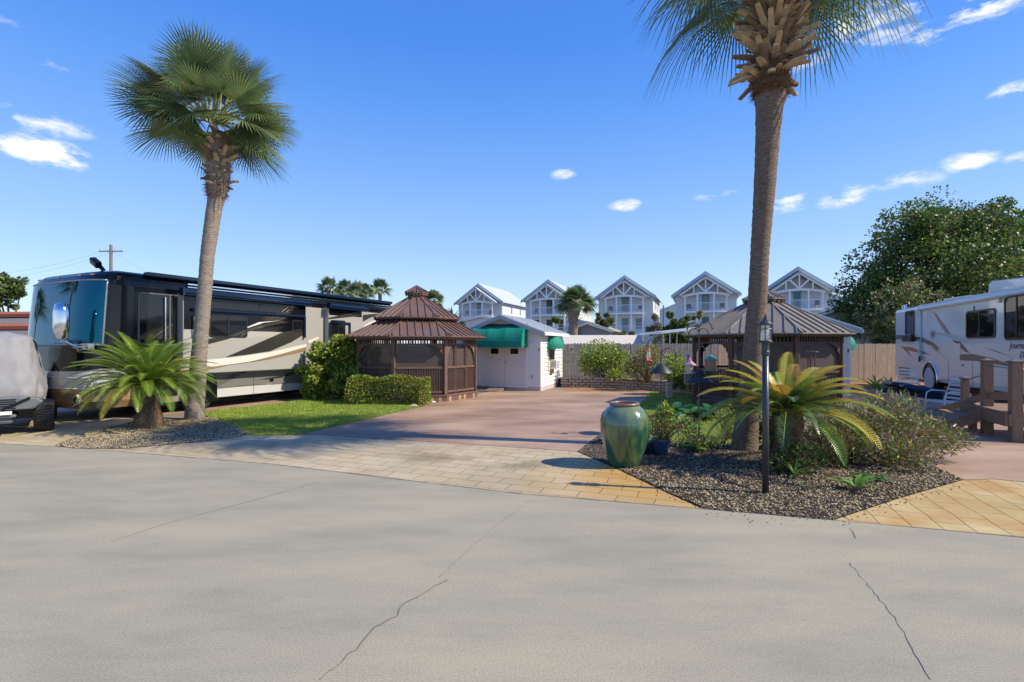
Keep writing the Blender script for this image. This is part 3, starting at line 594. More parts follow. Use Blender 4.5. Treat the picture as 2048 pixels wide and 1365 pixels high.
def small_shed(loc, name, label, detail=True):
    t = thing(name, label, 'shed', loc, RZ); Wd, D, H, RH = 2.95, 3.15, 2.24, 2.80
    cx = -Wd/2
    mb = MB(); clap(mb,'y',0,-1,-Wd,0,.16,H); clap(mb,'x',0,1,0,D,.16,H); clap(mb,'x',-Wd,-1,0,D,.16,H); clap(mb,'y',D,1,-Wd,0,.16,H)
    tp = lambda z: (-Wd+(z-H)/(RH-H)*Wd/2, -(z-H)/(RH-H)*Wd/2)
    clap(mb,'y',0,-1,0,0,H,RH-.02,tp); clap(mb,'y',D,1,0,0,H,RH-.02,tp)
    mb.build('siding', SIDING, t)
    b = MB(); b.bb(-Wd+.02,-.02,.02,D-.02,.02,H-.02); b.build('wall_core', SIDING, t)
    b = MB(); b.bb(-Wd-.005,.005,-.03,-.002,.0,.16); b.bb(.002,.03,-.005,D,0,.16); b.build('base_board', mat('stained_base',(.5,.42,.4),.7,var=.15,vscale=5), t)
    b = MB(); b.bb(-Wd-.012,-Wd+.058,-.03,.04,.16,H); b.build('corner_board', TRIMW, t)
    b = MB(); b.bb(-.058,.034,-.03,.10,.16,H); b.build('corner_board', TRIMW, t)
    b = MB(); b.bb(-.03,.032,D-.07,D+.01,.16,H); b.build('corner_board', TRIMW, t)
    # roof
    b = MB(); ov, fo = .27, .30; k=(RH-H)/(Wd/2)
    for sg in (-1,1):
        xe = cx+sg*(Wd/2+ov); ze = H-k*ov
        L=[(cx,RH+.03),(xe,ze+.03),(xe,ze+.075),(cx,RH+.085)]
        if sg<0: L=L[::-1]
        b.slaby(L,-fo,D+.2)
        for i in range(13):
            y=-fo+.05+i*(D+.45)/12.6; b.bar((cx,y,RH+.09),(xe,y,ze+.08),.03,.02)
    b.build('roof', ROOFW, t)
    b = MB()
    for sg in (-1,1):
        xe = cx+sg*(Wd/2+ov); ze = H-k*ov
        b.slaby([(cx,RH+.05),(xe,ze+.05),(xe,ze-.09),(cx,RH-.09)][::sg],-fo-.025,-fo-.003)
    b.build('rake_board', TRIM, t)
    b = MB(); b.bb(cx+Wd/2+ov-.01,cx+Wd/2+ov+.03,-fo,D+.2,H-k*ov-.05,H-k*ov+.05); b.build('gutter', TRIMW, t); b = MB(); b.bb(cx-Wd/2-ov-.03,cx-Wd/2-ov+.01,-fo,D+.2,H-k*ov-.05,H-k*ov+.05); b.build('gutter', TRIMW, t)
    b = MB(); b.slaby([(-Wd+.03,H),(cx,RH-.02),(-.03,H)],-fo+.02,-.016) ; 
    # doors
    dx0, dx1, dz = -2.25, -.56, 2.05; dm=(dx0+dx1)/2
    for (a,c) in ((dx0,dm-.006),(dm+.006,dx1)):
        d=MB(); d.bb(a,c,-.045,-.018,.2,dz); do=d.build('door',DOORP,t,bevel=.004)
        wc=(a+c)/2+(.02 if a<dm-.1 else -.02)
        d=MB(); 
        for q in ((wc-.2,wc-.165),(wc+.165,wc+.2)): d.bb(q[0],q[1],-.066,-.046,1.38,1.92)
        for q in ((1.35,1.385),(1.60,1.63),(1.885,1.92)): d.bb(wc-.2,wc+.2,-.068,-.046,q[0],q[1])
        wo_=d.build('window_frame',TRIMW,do); d=MB(); d.bb(wc-.17,wc+.17,-.056,-.047,1.38,1.89); d.build('pane',GLASS,do)
        if a>dm-.1:
            d=MB(); d.lathe([(.0,0),(.028,.005),(.03,.03),(.012,.045),(.012,.06)],12); kn=d.build('knob',CHROME,do,smooth=True); kn.location=(a+.07,-.10,1.05); kn.rotation_euler=(PI/2*-1,0,0)
    d=MB(); d.bb(dx0-.06,dx0-.003,-.05,-.01,.16,dz+.05); d.bb(dx1+.003,dx1+.06,-.05,-.01,.16,dz+.05); d.bb(dx0-.06,dx1+.06,-.05,-.01,dz+.003,dz+.07); d.bb(dx0-.1,dx1+.1,-.09,-.031,.13,.195); d.build('door_frame',TRIMW,t)
    awning(t,-2.56,-.48,-.03,2.47,1.62,.70,'long green canvas awning over the double doors')
    d=MB(); d.bb(-2.54,-.48,-.06,-.02,2.46,2.53); d.build('awning_header',mat('dark_header',(.05,.06,.07),.6),t)
    awning(t,.85,2.0,.02,2.12,1.55,.5,'domed green canvas awning over the side window','x',dome=True)
    if detail:
        f=MB(); f.bb(.02,.05,.98,1.88,.72,1.85); wi=f.build('window',mat('yellowed_frame',(.62,.56,.38),.6),t); f=MB(); f.bb(.048,.056,1.05,1.81,1.12,1.8); f.build('pane',GLASS,wi)
        f=MB(); f.bb(.03,.30,1.22,1.70,.78,1.14); ac=f.build('air_conditioner',WHT,t,bevel=.01); f=MB()
        for i in range(8): f.bb(.301,.308,1.27,1.65,.83+i*.035,.845+i*.035)
        for i in range(7): f.bb(.07+i*.03,.08+i*.03,1.213,1.219,.85,1.08)
        f.build('grille',mat('grille_grey',(.2,.2,.21),.6),ac)
        f=MB(); f.bb(.045,.09,1.3,1.6,.58,.75); f.build('bracket',mat('bracket',(.5,.42,.4),.6),t)
        f=MB(); f.bb(-.36,-.26,-.075,-.018,1.66,1.78); f.bb(-.39,-.23,-.13,-.06,1.79,1.82); lm=f.build('wall_lamp',WHT,t,bevel=.004)
        f=MB(); f.bb(-.36,-.26,-.04,-.016,.44,.6); f.build('outlet_box',mat('beige_plastic',(.55,.45,.38),.6),t)
        f=MB(); f.bb(-.05,-.015,-.045,-.03,1.50,1.60); f.build('number_plate',mat('blackplate',(.03,.03,.03),.5),t)
    return t
SH = G(1080,783)
small_shed(SH, 'garden_shed', 'white clapboard shed with double doors and green awnings, beside the screened gazebo')
s2 = SH+Vector((.936,-.351,0))*9.85
small_shed(s2, 'garden_shed', 'white shed mostly hidden behind the taupe roofed gazebo, green awnings at its corner')
# white extension strip and mat in front of the shed
d=MB(); d.add([(-3.0,-.9,.03),(-1.35,-.9,.03),(-1.35,-.12,.12),(-3.0,-.12,.12),(-3.0,-.9,.014),(-1.35,-.9,.014),(-1.35,-.12,.014),(-3.0,-.12,.014)],[(0,1,2,3),(0,4,5,1),(1,5,6,2),(2,6,7,3),(3,7,4,0)])
r=d.build('door_ramp',mat('ramp_brown',(.17,.12,.095),.9,var=.15),None); r.location=SH; r.rotation_euler=(0,0,RZ); tag(r,'low brown ramp in front of the shed double doors','ramp')

# ---- gazebo
def gazebo(name, label, c, th0, rp, re, ze, tiers, cup, roofm, woodc, screened, door_side=None):
    t = thing(name, label, 'gazebo', c); A = [th0+i*PI/4 for i in range(8)]
    pt = lambda a, r, z: Vector((r*math.cos(a), r*math.sin(a), z))
    fl = .22
    b=MB(); b.prism([tuple(pt(a,rp+.10,0)[:2]) for a in A],fl-.05,fl); b.build('floor',woodc,t)
    b=MB()
    for i in range(8):
        p,q=pt(A[i],rp+.08,0),pt(A[(i+1)%8],rp+.08,0); n=13
        for j in range(n):
            u=p.lerp(q,(j+.04)/n); v=p.lerp(q,(j+.96)/n); b.cur = 1 if rnd.random()<.3 else 0
            b.add([(u.x,u.y,0),(v.x,v.y,0),(v.x,v.y,fl-.055),(u.x,u.y,fl-.055)],[(0,1,2,3)])
    b.build('skirt',[woodc,mat('weathered_skirt',(.38,.24,.12),.8,var=.2)],t)
    for i in range(8):
        b=MB(); M=Matrix.Rotation(A[i],3,'Z'); b.box(pt(A[i],rp,(fl+ze)/2-.0),(.10,.10,ze-fl-.01),M); b.build('post',woodc,t,bevel=.008)
    for i in range(8):
        j=(i+1)%8; P=lambda f,z,r=rp: pt(A[i],r,z).lerp(pt(A[j],r,z),f)
        am=(A[i]+A[i]+PI/4)/2; nrm=Vector((math.cos(am),math.sin(am),0))
        isdoor = door_side==i
        b=MB(); g0,g1=(.05,.95)
        if isdoor:
            for f in (.30,.34,.70,.66): b.bar(P(f,fl,rp),P(f,ze-.02,rp),.05)
        rails=[.08+fl, .82+fl]
        for z in rails: b.bar(P(g0,z),P(g1,z),.05,.06)
        n=19
        for k in range(n):
            f=.07+.86*k/(n-1); b.bar(P(f,rails[0]),P(f,rails[1]),.022)
        b.build('railing',woodc,t)
        # fretwork header and corner brackets
        b=MB(); b.bar(P(.03,ze-.22),P(.97,ze-.22),.04,.04); b.bar(P(.03,ze-.05),P(.97,ze-.05),.04,.05)
        for k in range(16): f=.06+.88*k/15; b.bar(P(f,ze-.2),P(f,ze-.06),.03)
        for sg in (0,1):
            F_=lambda u: (.04+u) if sg==0 else (.96-u)
            pts=[]; m=8
            for k in range(m+1):
                a=PI/2*k/m; pts.append((F_(.26*(1-math.sin(a))+.015*(k%2)), ze-.24-.42*(1-math.cos(a))-.02*(k%2)))
            vs=[P(F_(0),ze-.24),*[P(f,z) for f,z in pts],P(F_(0),ze-.24-.42)]
            vs2=[v+nrm*.03 for v in vs]; n2=len(vs)
            b.add(vs+vs2,[tuple(range(n2)),tuple(range(2*n2-1,n2-1,-1))]+[(q,(q+1)%n2,n2+(q+1)%n2,n2+q) for q in range(n2)])
        b.build('fretwork',woodc,t)
        if screened(i):
            b=MB(); o=nrm*-.03; b.add([P(.03,fl)+o,P(.97,fl)+o,P(.97,ze-.22)+o,P(.03,ze-.22)+o],[(0,1,2,3)]); b.build('screen',SCREEN,t)
    b=MB()
    for i in range(8):
        p,q=pt(A[i],re-.03,0),pt(A[(i+1)%8],re-.03,0); scallop_strip(b,p,q,ze+.05,.13,0,14)
        p,q=pt(A[i],re-.05,0),pt(A[(i+1)%8],re-.05,0); b.bar((p.x,p.y,ze+.01),(q.x,q.y,ze+.01),.02,.07)
    b.build('scalloped_valance',woodc,t)
    def roof_tier(r0,z0,r1,z1,nm,nr,cap=False):
        b=MB(); n=8; vs=[pt(a,r0,z0) for a in A]+[pt(a,r1,z1) for a in A]+[pt(a,r0,z0-.03) for a in A]+[pt(a,r1,z1-.03) for a in A]
        b.add(vs,[(i,(i+1)%8,8+(i+1)%8,8+i) for i in range(8)]+[(16+i,24+i,24+(i+1)%8,16+(i+1)%8) for i in range(8)]+[(i,16+i,16+(i+1)%8,(i+1)%8) for i in range(8)])
        for i in range(8):
            p0,q0,p1,q1=pt(A[i],r0,z0),pt(A[(i+1)%8],r0,z0),pt(A[i],r1,z1),pt(A[(i+1)%8],r1,z1)
            b.bar(p0+Vector((0,0,.012)),p1+Vector((0,0,.012)),.05,.03)
            mid=(p0+q0)/2; mt=(p1+q1)/2; sv=(q0-p0).normalized(); h0=(q0-p0).length/2; h1=(q1-p1).length/2
            for k in range(nr):
                u=(k+.5)/nr*2-1; off=u*h0
                f=1 if abs(off)<=h1 else (h0-abs(off))/(h0-h1)
                if f<.06: continue
                a_=mid+sv*off; b_=mid.lerp(mt,f)+sv*off; up=Vector((0,0,.018)); b.bar(a_+up,b_+up,.022,.035)
        return b.build(nm,roofm,t)
    for (r0,z0,r1,z1,nm,nr) in tiers: roof_tier(r0,z0,r1,z1,nm,nr)
    if len(tiers)>1:
        r=tiers[0][2]-.05; z0=tiers[0][3]; z1=tiers[1][1]; b=MB()
        for i in range(8):
            p,q=pt(A[i],r,0),pt(A[(i+1)%8],r,0)
            for k in range(9): u=p.lerp(q,k/9); b.bar((u.x,u.y,z0-.05),(u.x,u.y,z1+.10),.03)
            p2,q2=pt(A[i],tiers[1][0]-.03,0),pt(A[(i+1)%8],tiers[1][0]-.03,0); scallop_strip(b,p2,q2,z1+.02,.09,0,12)
        b.prism([tuple(pt(a,r-.02,0)[:2]) for a in A],z0-.06,z0-.03); b.build('clerestory',woodc,t)
    rc,z0,z1,re2,za=cup
    b=MB(); b.prism([tuple(pt(a,rc,0)[:2]) for a in A],z0-.1,z1); 
    for i in range(8):
        p,q=pt(A[i],rc+.015,0),pt(A[(i+1)%8],rc+.015,0); b.bar((p.x,p.y,z0+.02),(q.x,q.y,z0+.02),.03,.06)
        p2,q2=pt(A[i],re2-.02,0),pt(A[(i+1)%8],re2-.02,0); scallop_strip(b,p2,q2,z1+.02,.13,0,3)
    cu=b.build('cupola',woodc,t); roof=roof_tier(re2,z1,.02,za,'cupola_roof',3); roof.parent=cu
    b=MB(); b.prism([tuple(pt(a,re-.25,0)[:2]) for a in A],ze+.0,ze+.03); b.build('ceiling',woodc,t)
    return t
DARKW = mat('dark_brown_wood',(.085,.045,.032),.65,var=.15,vscale=8)
gazebo('gazebo','brown screened octagonal gazebo with a two tier metal roof, in front of the white shed',(-3.2,16.8,0),math.radians(-54),2.0,2.33,1.97,
    [(2.36,1.99,1.30,2.50,'lower_roof',8),(1.50,2.60,.34,3.28,'upper_roof',5)],(.32,3.26,3.47,.42,3.70),BRWR,BRWN,lambda i: True,door_side=0)
gazebo('gazebo','open octagonal gazebo with a taupe metal roof behind the tall palm and cycad',(7.2,14.3,0),math.radians(-5),1.93,2.22,2.0,
    [(2.25,2.02,.46,2.93,'roof',7)],(.44,2.90,3.02,.60,3.30),TAUR,DARKW,lambda i: i in (5,6,7,0,1))
# lamp table and glow-free table lamp inside the right gazebo
c=W(1552,13.6,700); t=thing('table_lamp','pleated cream lampshade on a table inside the open gazebo','table lamp',(c.x,13.6,.75)); b=MB(); b.lathe([(.20,.62),(.13,.90)],24,caps=False); b.build('lamp_shade',mat('cream_shade',(.62,.52,.42),.8,trans=.3),t); b=MB(); b.lathe([(.08,0),(.05,.05),(.06,.25),(.02,.45),(.02,.7)],16); b.build('base',mat('lamp_base',(.3,.22,.16),.4),t,smooth=True)
t=thing('side_table','dark wood table under the lamp inside the open gazebo','table',(c.x,13.6,0)); b=MB(); b.bb(-.4,.4,-.3,.3,.7,.75); b.build('table_top',DARKW,t); 
for sx in (-.36,.36):
    for sy in (-.26,.26): b=MB(); b.bb(sx-.025,sx+.025,sy-.025,sy+.025,.2,.7); b.build('leg',DARKW,t)
# ---- fences
def fence(name,label,a,b_,H,m,post=True):
    a=Vector(a);b_=Vector(b_); L=(b_-a).length; rot=math.atan2(b_.y-a.y,b_.x-a.x); t=thing(name,label,'fence',a,rot); mb=MB(); x=0
    while x<L:
        w=.135+rnd.uniform(-.006,.006); h=H+rnd.uniform(-.02,.02); y=rnd.uniform(-.006,.006)
        mb.add([(x,y,0),(x+w,y,0),(x+w,y,h-.04),(x+w*.72,y,h),(x+w*.28,y,h),(x,y,h-.04),(x,y+.018,0),(x+w,y+.018,0),(x+w,y+.018,h-.04),(x+w*.72,y+.018,h),(x+w*.28,y+.018,h),(x,y+.018,h-.04)],[(0,1,2,3,4,5),(11,10,9,8,7,6),(1,7,8,2),(0,5,11,6),(2,8,9,3),(3,9,10,4),(4,10,11,5)]); x+=w+rnd.uniform(.004,.014)
    mb.build('pickets',m,t); mb=MB()
    for z in (.3,.95,1.6): mb.bb(0,L,.03,.07,z,z+.09)
    mb.build('rails',m,t)
    x=0
    while x<=L: mb=MB(); mb.bb(x-.045,x+.045,.075,.165,0,H-.1); mb.build('post',m,t); x+=2.4
    return t
fence('board_fence','weathered grey picket fence behind the flowering shrubs',(2.1,21.9,0),(9.3,22.6,0),1.80,FENG)
fence('board_fence','tan wooden fence between the hidden shed and the white motorhome',(9.35,22.65,0),(20.5,23.6,0),1.80,FENT)
# block retaining wall
BLKM=mat('retaining_block',(.36,.26,.19),.9,col2=(.50,.40,.31),vscale=9,bump=.6,bscale=40)
def blockwall(name,label,pts,rows,parent=None):
    t=thing(name,label,'retaining wall'); mb=MB(); P=[Vector(p) for p in pts]
    for r in range(rows):
        for a,b_ in zip(P,P[1:]):
            L=(b_-a).length; d=(b_-a)/L; x=-(.15 if r%2 else 0); rot=Matrix.Rotation(math.atan2(d.y,d.x),3,'Z')
            while x<L-.02:
                w=.29; c=a+d*min(max(x+w/2,.1),L-.05)+Vector((rnd.uniform(-.008,.008),rnd.uniform(-.008,.008),.05+r*.104)); mb.box(c,(w-.022,.2+rnd.uniform(-.02,.02),.088),rot); x+=w
    mb.build('blocks',BLKM,t,bevel=.015); return t
blockwall('retaining_wall','low tan block retaining wall in front of the grey fence',[W(1122,20.6,700)*Vector((1,1,0)) if False else Vector((2.05,20.7,0)),Vector((4.2,20.2,0)),Vector((5.2,19.3,0)),Vector((6.0,18.2,0)),Vector((6.6,17.0,0))],4)
d=MB(); d.prism([(2.0,20.75),(4.2,20.25),(5.2,19.35),(6.0,18.25),(6.6,17.05),(8,18),(8,22.5),(2.1,21.85)],0,.36); tag(d.build('raised_bed_soil',SOIL),kind='structure')
# ---- rocks edging the hedge
RK=mat('rock_edge',(.48,.42,.33),.9,var=.25,vscale=8,bump=.7,bscale=20)
def rock(lab,p,s):
    b=MB(); n=7; prof=[(.15,0),(1,.05),(1.05,.35),(.75,.75),(.3,.92)]
    b.lathe([(r*s,z*s*.7) for r,z in prof],n); b.v=[(x*rnd.uniform(.8,1.25),y*rnd.uniform(.7,1.1),z*rnd.uniform(.85,1.15)) for x,y,z in b.v]; o=b.build('edging_rock',RK); o.location=p; o.rotation_euler=(0,0,rnd.uniform(0,6)); tag(o,lab,'rock','pale rocks edging the hedge beside the driveway')
for i,(px,py) in enumerate(((828,814),(840,811),(852,808.5),(864,806),(877,803.5))): rock(('first rock of the row edging the hedge, nearest the lawn','second rock of the row edging the hedge','middle rock of the row edging the hedge','fourth rock of the row edging the hedge','last rock of the row, against the gazebo skirt')[i],G(px,py),.11)
# ---- far three storey houses
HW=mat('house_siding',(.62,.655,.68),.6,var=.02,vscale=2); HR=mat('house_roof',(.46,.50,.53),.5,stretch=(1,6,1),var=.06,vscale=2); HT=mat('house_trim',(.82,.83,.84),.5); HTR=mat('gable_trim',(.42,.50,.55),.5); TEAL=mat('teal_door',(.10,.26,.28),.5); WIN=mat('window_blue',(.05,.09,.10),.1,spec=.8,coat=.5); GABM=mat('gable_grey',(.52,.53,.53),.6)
def house(loc,label,doorm=None,pane=None):
    doorm=doorm or TEAL; pane=pane or WIN
    t=thing('gabled_house',label,'house',loc,RZ,'white three storey gabled houses beyond the fence'); w,D,H,RH=7.1,11.5,8.5,11.05; k=(RH-H)/(w/2)
    b=MB(); L=[(-w/2,0),(w/2,0),(w/2,H),(0,RH),(-w/2,H)]; b.slaby(L,0,D); b.build('wall',HW,t)
    b=MB()
    for z in np.arange(.3,H,.22): b.bb(-w/2-.008,w/2+.008,-.012,-.001,z,z+.19); b.bb(w/2+.001,w/2+.014,0,D,z,z+.19); b.bb(-w/2-.014,-w/2-.001,0,D,z,z+.19)
    b.build('siding_boards',HW,t)
    b=MB(); ov=.5
    for sg in (-1,1):
        xe=sg*(w/2+ov); ze=H-k*ov; L=[(0,RH+.02),(xe,ze+.02),(xe,ze+.16),(0,RH+.16)]
        b.slaby(L if sg>0 else L[::-1],-.7,D+.5)
    b.build('roof',HR,t)
    b=MB()
    for sg in (-1,1):
        xe=sg*(w/2+ov); ze=H-k*ov; b.slaby([(0,RH+.1),(xe,ze+.1),(xe,ze-.28),(0,RH-.32)],-.78,-.71)
    b.build('rake_board',HTR,t)
    # porch
    pw,pd=2.45,1.5; b=MB()
    for z in (3.35,6.15):
        P=[(-pw,-.02)]+[(-pw+2*pw*i/10,-pd*(.72+.28*math.sin(PI*i/10))) for i in range(11)]+[(pw,-.02)]
        b=MB(); b.prism(P,z-.22,z); b.build('porch_floor',HT,t)
    for x in (-pw+.05,-.95,.95,pw-.05):
        y=-pd*(.72+.28*math.sin(PI*(x+pw)/(2*pw)))+.1
        b=MB(); b.bb(x-.09,x+.09,y-.09,y+.09,0,8.35); b.build('column',HT,t)
    b=MB(); pts=[(-pw-.25+2*(pw+.25)*i/12,-pd*(.72+.28*math.sin(PI*i/12))+.1,8.05+.32*math.sin(PI*i/12)) for i in range(13)]
    for p,q in zip(pts,pts[1:]): b.bar(p,q,.14,.26)
    yg=-pd+.1; za=10.35; zb=8.15; xw=pw+.55
    b.bar((-xw,yg-.1,zb),(0,yg-.1,za),.16,.26); b.bar((xw,yg-.1,zb),(0,yg-.1,za),.16,.26)
    b.bar((0,yg-.08,8.4),(0,yg-.08,za-.1),.14,.2)
    for x in (-1.35,1.35): b.bar((x,yg-.08,8.3),(x,yg-.08,za-.15-(za-zb)/xw*abs(x)),.13,.16)
    b.bar((0,yg-.09,8.45),(-.95,yg-.09,9.5),.13,.18); b.bar((0,yg-.09,8.45),(.95,yg-.09,9.5),.13,.18)
    b.build('gable_truss',HT,t)
    b=MB(); b.slaby([(-xw+.4,8.3),(xw-.4,8.3),(0,za-.25)],-.30,-.03); b.build('gable_panel',GABM,t)
    b=MB()
    for sg in (-1,1):
        L=[(0,za+.05),(sg*xw*1.05,zb-.02),(sg*xw*1.05,zb+.08),(0,za+.15)]; b.slaby(L if sg>0 else L[::-1],yg-.35,-.02)
    b.build('porch_roof',HR,t)
    for z in (3.35,6.15):
        b=MB(); R=[(-pw+2*pw*i/10,-pd*(.72+.28*math.sin(PI*i/10))+.06) for i in range(11)]
        for (p,q) in zip(R,R[1:]):
            b.bar((p[0],p[1],z+1.0),(q[0],q[1],z+1.0),.05); b.bar((p[0],p[1],z+.12),(q[0],q[1],z+.12),.04)
            for f in (.0,.25,.5,.75): x=p[0]+(q[0]-p[0])*f; y=p[1]+(q[1]-p[1])*f; b.bar((x,y,z+.1),(x,y,z+1),.022)
        b.build('railing',HT,t)
        b=MB(); b.bb(-.42,.42,-.06,-.03,z,z+2.1); d=b.build('door',doorm,t); b=MB(); b.bb(-.3,.3,-.075,-.062,z+.25,z+1.95); b.build('pane',pane,d)
    for (x,z) in ((-1.75,3.9),(1.75,3.9),(-1.75,.9),(1.75,.9)):
        b=MB(); b.bb(x-.5,x+.5,-.07,-.03,z,z+1.65); d=b.build('window',HT,t); b=MB(); b.bb(x-.42,x+.42,-.085,-.071,z+.08,z+.8); b.bb(x-.42,x+.42,-.085,-.071,z+(.86 if x>0 else 1.1),z+1.57); b.build('pane',pane,d)
    for (y,z) in ((4,6.8),(8,6.8)):
        b=MB(); b.bb(w/2+.02,w/2+.05,y-.2,y+.2,z,z+1.2); b.build('window',WIN,t)
    return t
def chair_far(p,lab):
    t=thing('porch_chair',lab,'chair',p,RZ+rnd.uniform(-.6,.6),'dark chairs on the house balconies'); b=MB(); b.bb(-.25,.25,-.25,.25,.4,.45); b.build('seat',mat('wicker',(.06,.06,.07),.8),t); b=MB(); b.bb(-.25,.25,.2,.26,.45,.95); b.build('backrest',mat('wicker',(.06,.06,.07),.8),t)
    for x in (-.22,.22):
        for y in (-.22,.22): b=MB(); b.bb(x-.02,x+.02,y-.02,y+.02,0,.4); b.build('leg',mat('wicker',(.06,.06,.07),.8),t)
HL=['leftmost white gabled house, its long right side showing behind the green-awninged shed','white gabled house half hidden by the small fan palm','white gabled house in the middle of the row, above the flowering shrubs','white gabled house just left of the tall palm trunk','rightmost white gabled house beside the big dark tree']
ord_=['leftmost house','house behind the small fan palm','middle house','house left of the tall palm trunk','rightmost house']
for i,(px,py,Yh) in enumerate(((960,568,75),(1099,560,70.4),(1250.5,552,66.4),(1411,544,62.4),(1594,535,58.6))):
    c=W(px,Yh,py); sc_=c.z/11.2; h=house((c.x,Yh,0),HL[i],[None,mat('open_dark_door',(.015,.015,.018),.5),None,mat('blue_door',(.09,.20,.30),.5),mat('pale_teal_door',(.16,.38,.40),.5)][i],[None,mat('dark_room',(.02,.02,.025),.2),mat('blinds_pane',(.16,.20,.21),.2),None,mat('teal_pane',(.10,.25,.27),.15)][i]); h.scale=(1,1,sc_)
    Rv=Vector((.936,-.351,0)); Dv=Vector((.351,.936,0))
    for x,s_ in ((-1.9,'left'),(1.9,'right')): chair_far(Vector((c.x,Yh,6.15*sc_))+Rv*x-Dv*.65,'dark chair, %s end, top balcony of the %s'%(s_,ord_[i]))
def plainhouse(loc,label,w,D,H,RH,wall,roof,rot=RZ,nm='gabled_house',ov=.3):
    t=thing(nm,label,'house',loc,rot); b=MB(); b.slaby([(-w/2,0),(w/2,0),(w/2,H),(0,RH),(-w/2,H)],0,D); b.build('wall',wall,t); k=(RH-H)/(w/2)
    b=MB()
    for sg in (-1,1):
        xe=sg*(w/2+ov); ze=H-k*ov; L=[(0,RH+.02),(xe,ze+.02),(xe,ze+.1),(0,RH+.1)]; b.slaby(L if sg>0 else L[::-1],-ov,D+ov)
    b.build('roof',roof,t); b=MB()
    for sg in (-1,1):
        xe=sg*(w/2+ov); ze=H-k*ov; b.slaby([(0,RH+.05),(xe,ze+.05),(xe,ze-.12),(0,RH-.15)],-ov-.04,-ov-.005)
    b.build('rake_board',TRIMW,t)
    b=MB(); b.bb(-.5,.5,-.05,-.005,H*.35,H*.75); fr=b.build('window',TRIMW,t); b=MB(); b.bb(-.42,.42,-.065,-.051,H*.38,H*.72); b.build('pane',WIN,fr)
    return t
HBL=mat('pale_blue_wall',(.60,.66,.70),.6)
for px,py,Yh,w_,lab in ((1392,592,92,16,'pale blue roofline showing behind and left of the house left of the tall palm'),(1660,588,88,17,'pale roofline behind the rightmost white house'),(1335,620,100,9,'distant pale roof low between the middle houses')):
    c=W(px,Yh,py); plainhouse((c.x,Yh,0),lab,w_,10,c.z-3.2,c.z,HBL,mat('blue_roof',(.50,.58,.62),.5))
c=W(1176,40,645.5); plainhouse((c.x,40,0),'taupe park home with a shallow gable just right of the small fan palm',3.4,7,c.z-.62,c.z,mat('taupe_wall',(.28,.26,.25),.7),mat('brown_shingle',(.30,.26,.22),.8),rot=RZ,nm='park_home')
c=W(1700,32,612); plainhouse((c.x,32,0),'grey roofed park home between the hidden shed and the big tree',5.0,7,c.z-.75,c.z,mat('grey_wall',(.45,.45,.46),.7),mat('grey_shingle',(.24,.25,.27),.8,var=.1),nm='park_home')
c=W(965,48,632); plainhouse((c.x,48,0),'low pale roofed park home behind the ridge of the white shed',8.0,8,c.z-.8,c.z,HW,ROOFW,nm='park_home')
# long white shed behind the fence (ridge runs along the fence)
t=thing('storage_shed','long low white storage shed with its ridge showing over the grey fence','shed',(W(1208,27,690).x,27,0),0); b=MB(); b.slabx([(-.0,0),(2.4,0),(2.4,1.75),(1.2,2.22),(0,1.75)],-2.05,2.05); b.build('wall',SIDING,t)
b=MB(); b.slabx([(-.15,1.70),(1.2,2.24),(1.2,2.30),(-.15,1.76)],-2.15,2.15); b.slabx([(2.55,1.70),(2.55,1.76),(1.2,2.30),(1.2,2.24)],-2.15,2.15); b.build('roof',mat('cream_roof',(.55,.50,.43),.6),t)
b=MB(); b.slabx([(-.16,1.66),(1.2,2.2),(2.56,1.66),(2.56,1.74),(1.2,2.31),(-.16,1.74)],2.155,2.19); b.build('rake_board',mat('tan_board',(.5,.38,.2),.7),t)
# carport
t=thing('carport','flat white carport roof on slim posts behind the left side of the open gazebo','carport',(0,0,0)); a=W(1311,25,664); c=W(1420,25,652); b=MB(); b.add([(a.x,24,a.z),(c.x+1,24,c.z+.1),(c.x+1,29,c.z+.1),(a.x,29,a.z),(a.x,24,a.z-.12),(c.x+1,24,c.z-.02),(c.x+1,29,c.z-.02),(a.x,29,a.z-.12)],[(0,1,2,3),(7,6,5,4),(0,4,5,1),(1,5,6,2),(3,2,6,7),(0,3,7,4)]); b.build('roof',WHT,t)
for px in (1318,1331,1400):
    for y in (24.3,28.5): x=(px-1024)/F*25; b=MB(); b.bb(x-.025,x+.025,y-.025,y+.025,0,a.z+ (x-a.x)*.12-.14); b.build('post',WHT,t)
# far left lodge with orange banded roof
t=thing('lodge','grey shingled building with orange tile ridges at the far left edge','building',(-31,34,0),math.radians(-8)); SH_=mat('grey_shake',(.16,.15,.15),.9,var=.25,vscale=12,bump=.6,bscale=20); OR=mat('orange_tile',(.42,.13,.06),.8)
b=MB(); b.bb(-14,4.6,0,8,0,2.3); b.build('wall',mat('tan_wall',(.35,.3,.25),.8),t)
b=MB(); b.slabx([(-.5,2.2),(4,4.1),(8.5,2.2)],-14.5,5); b.build('roof',SH_,t)
for z,y in ((2.85,.95),(3.9,3.4)):
    b=MB(); x=-14.5
    while x<5: b.slabx([(y,z+.05),(y-.12,z),(y-.12,z+.25),(y,z+.42),(y+.25,z+.42)],x,x+.17); x+=.2
    b.build('ridge_tiles',OR,t)
b=MB(); b.slabx([(3.6,4.0),(4,4.25),(4.4,4.0)],-14.5,5); b.build('ridge_cap',OR,t)
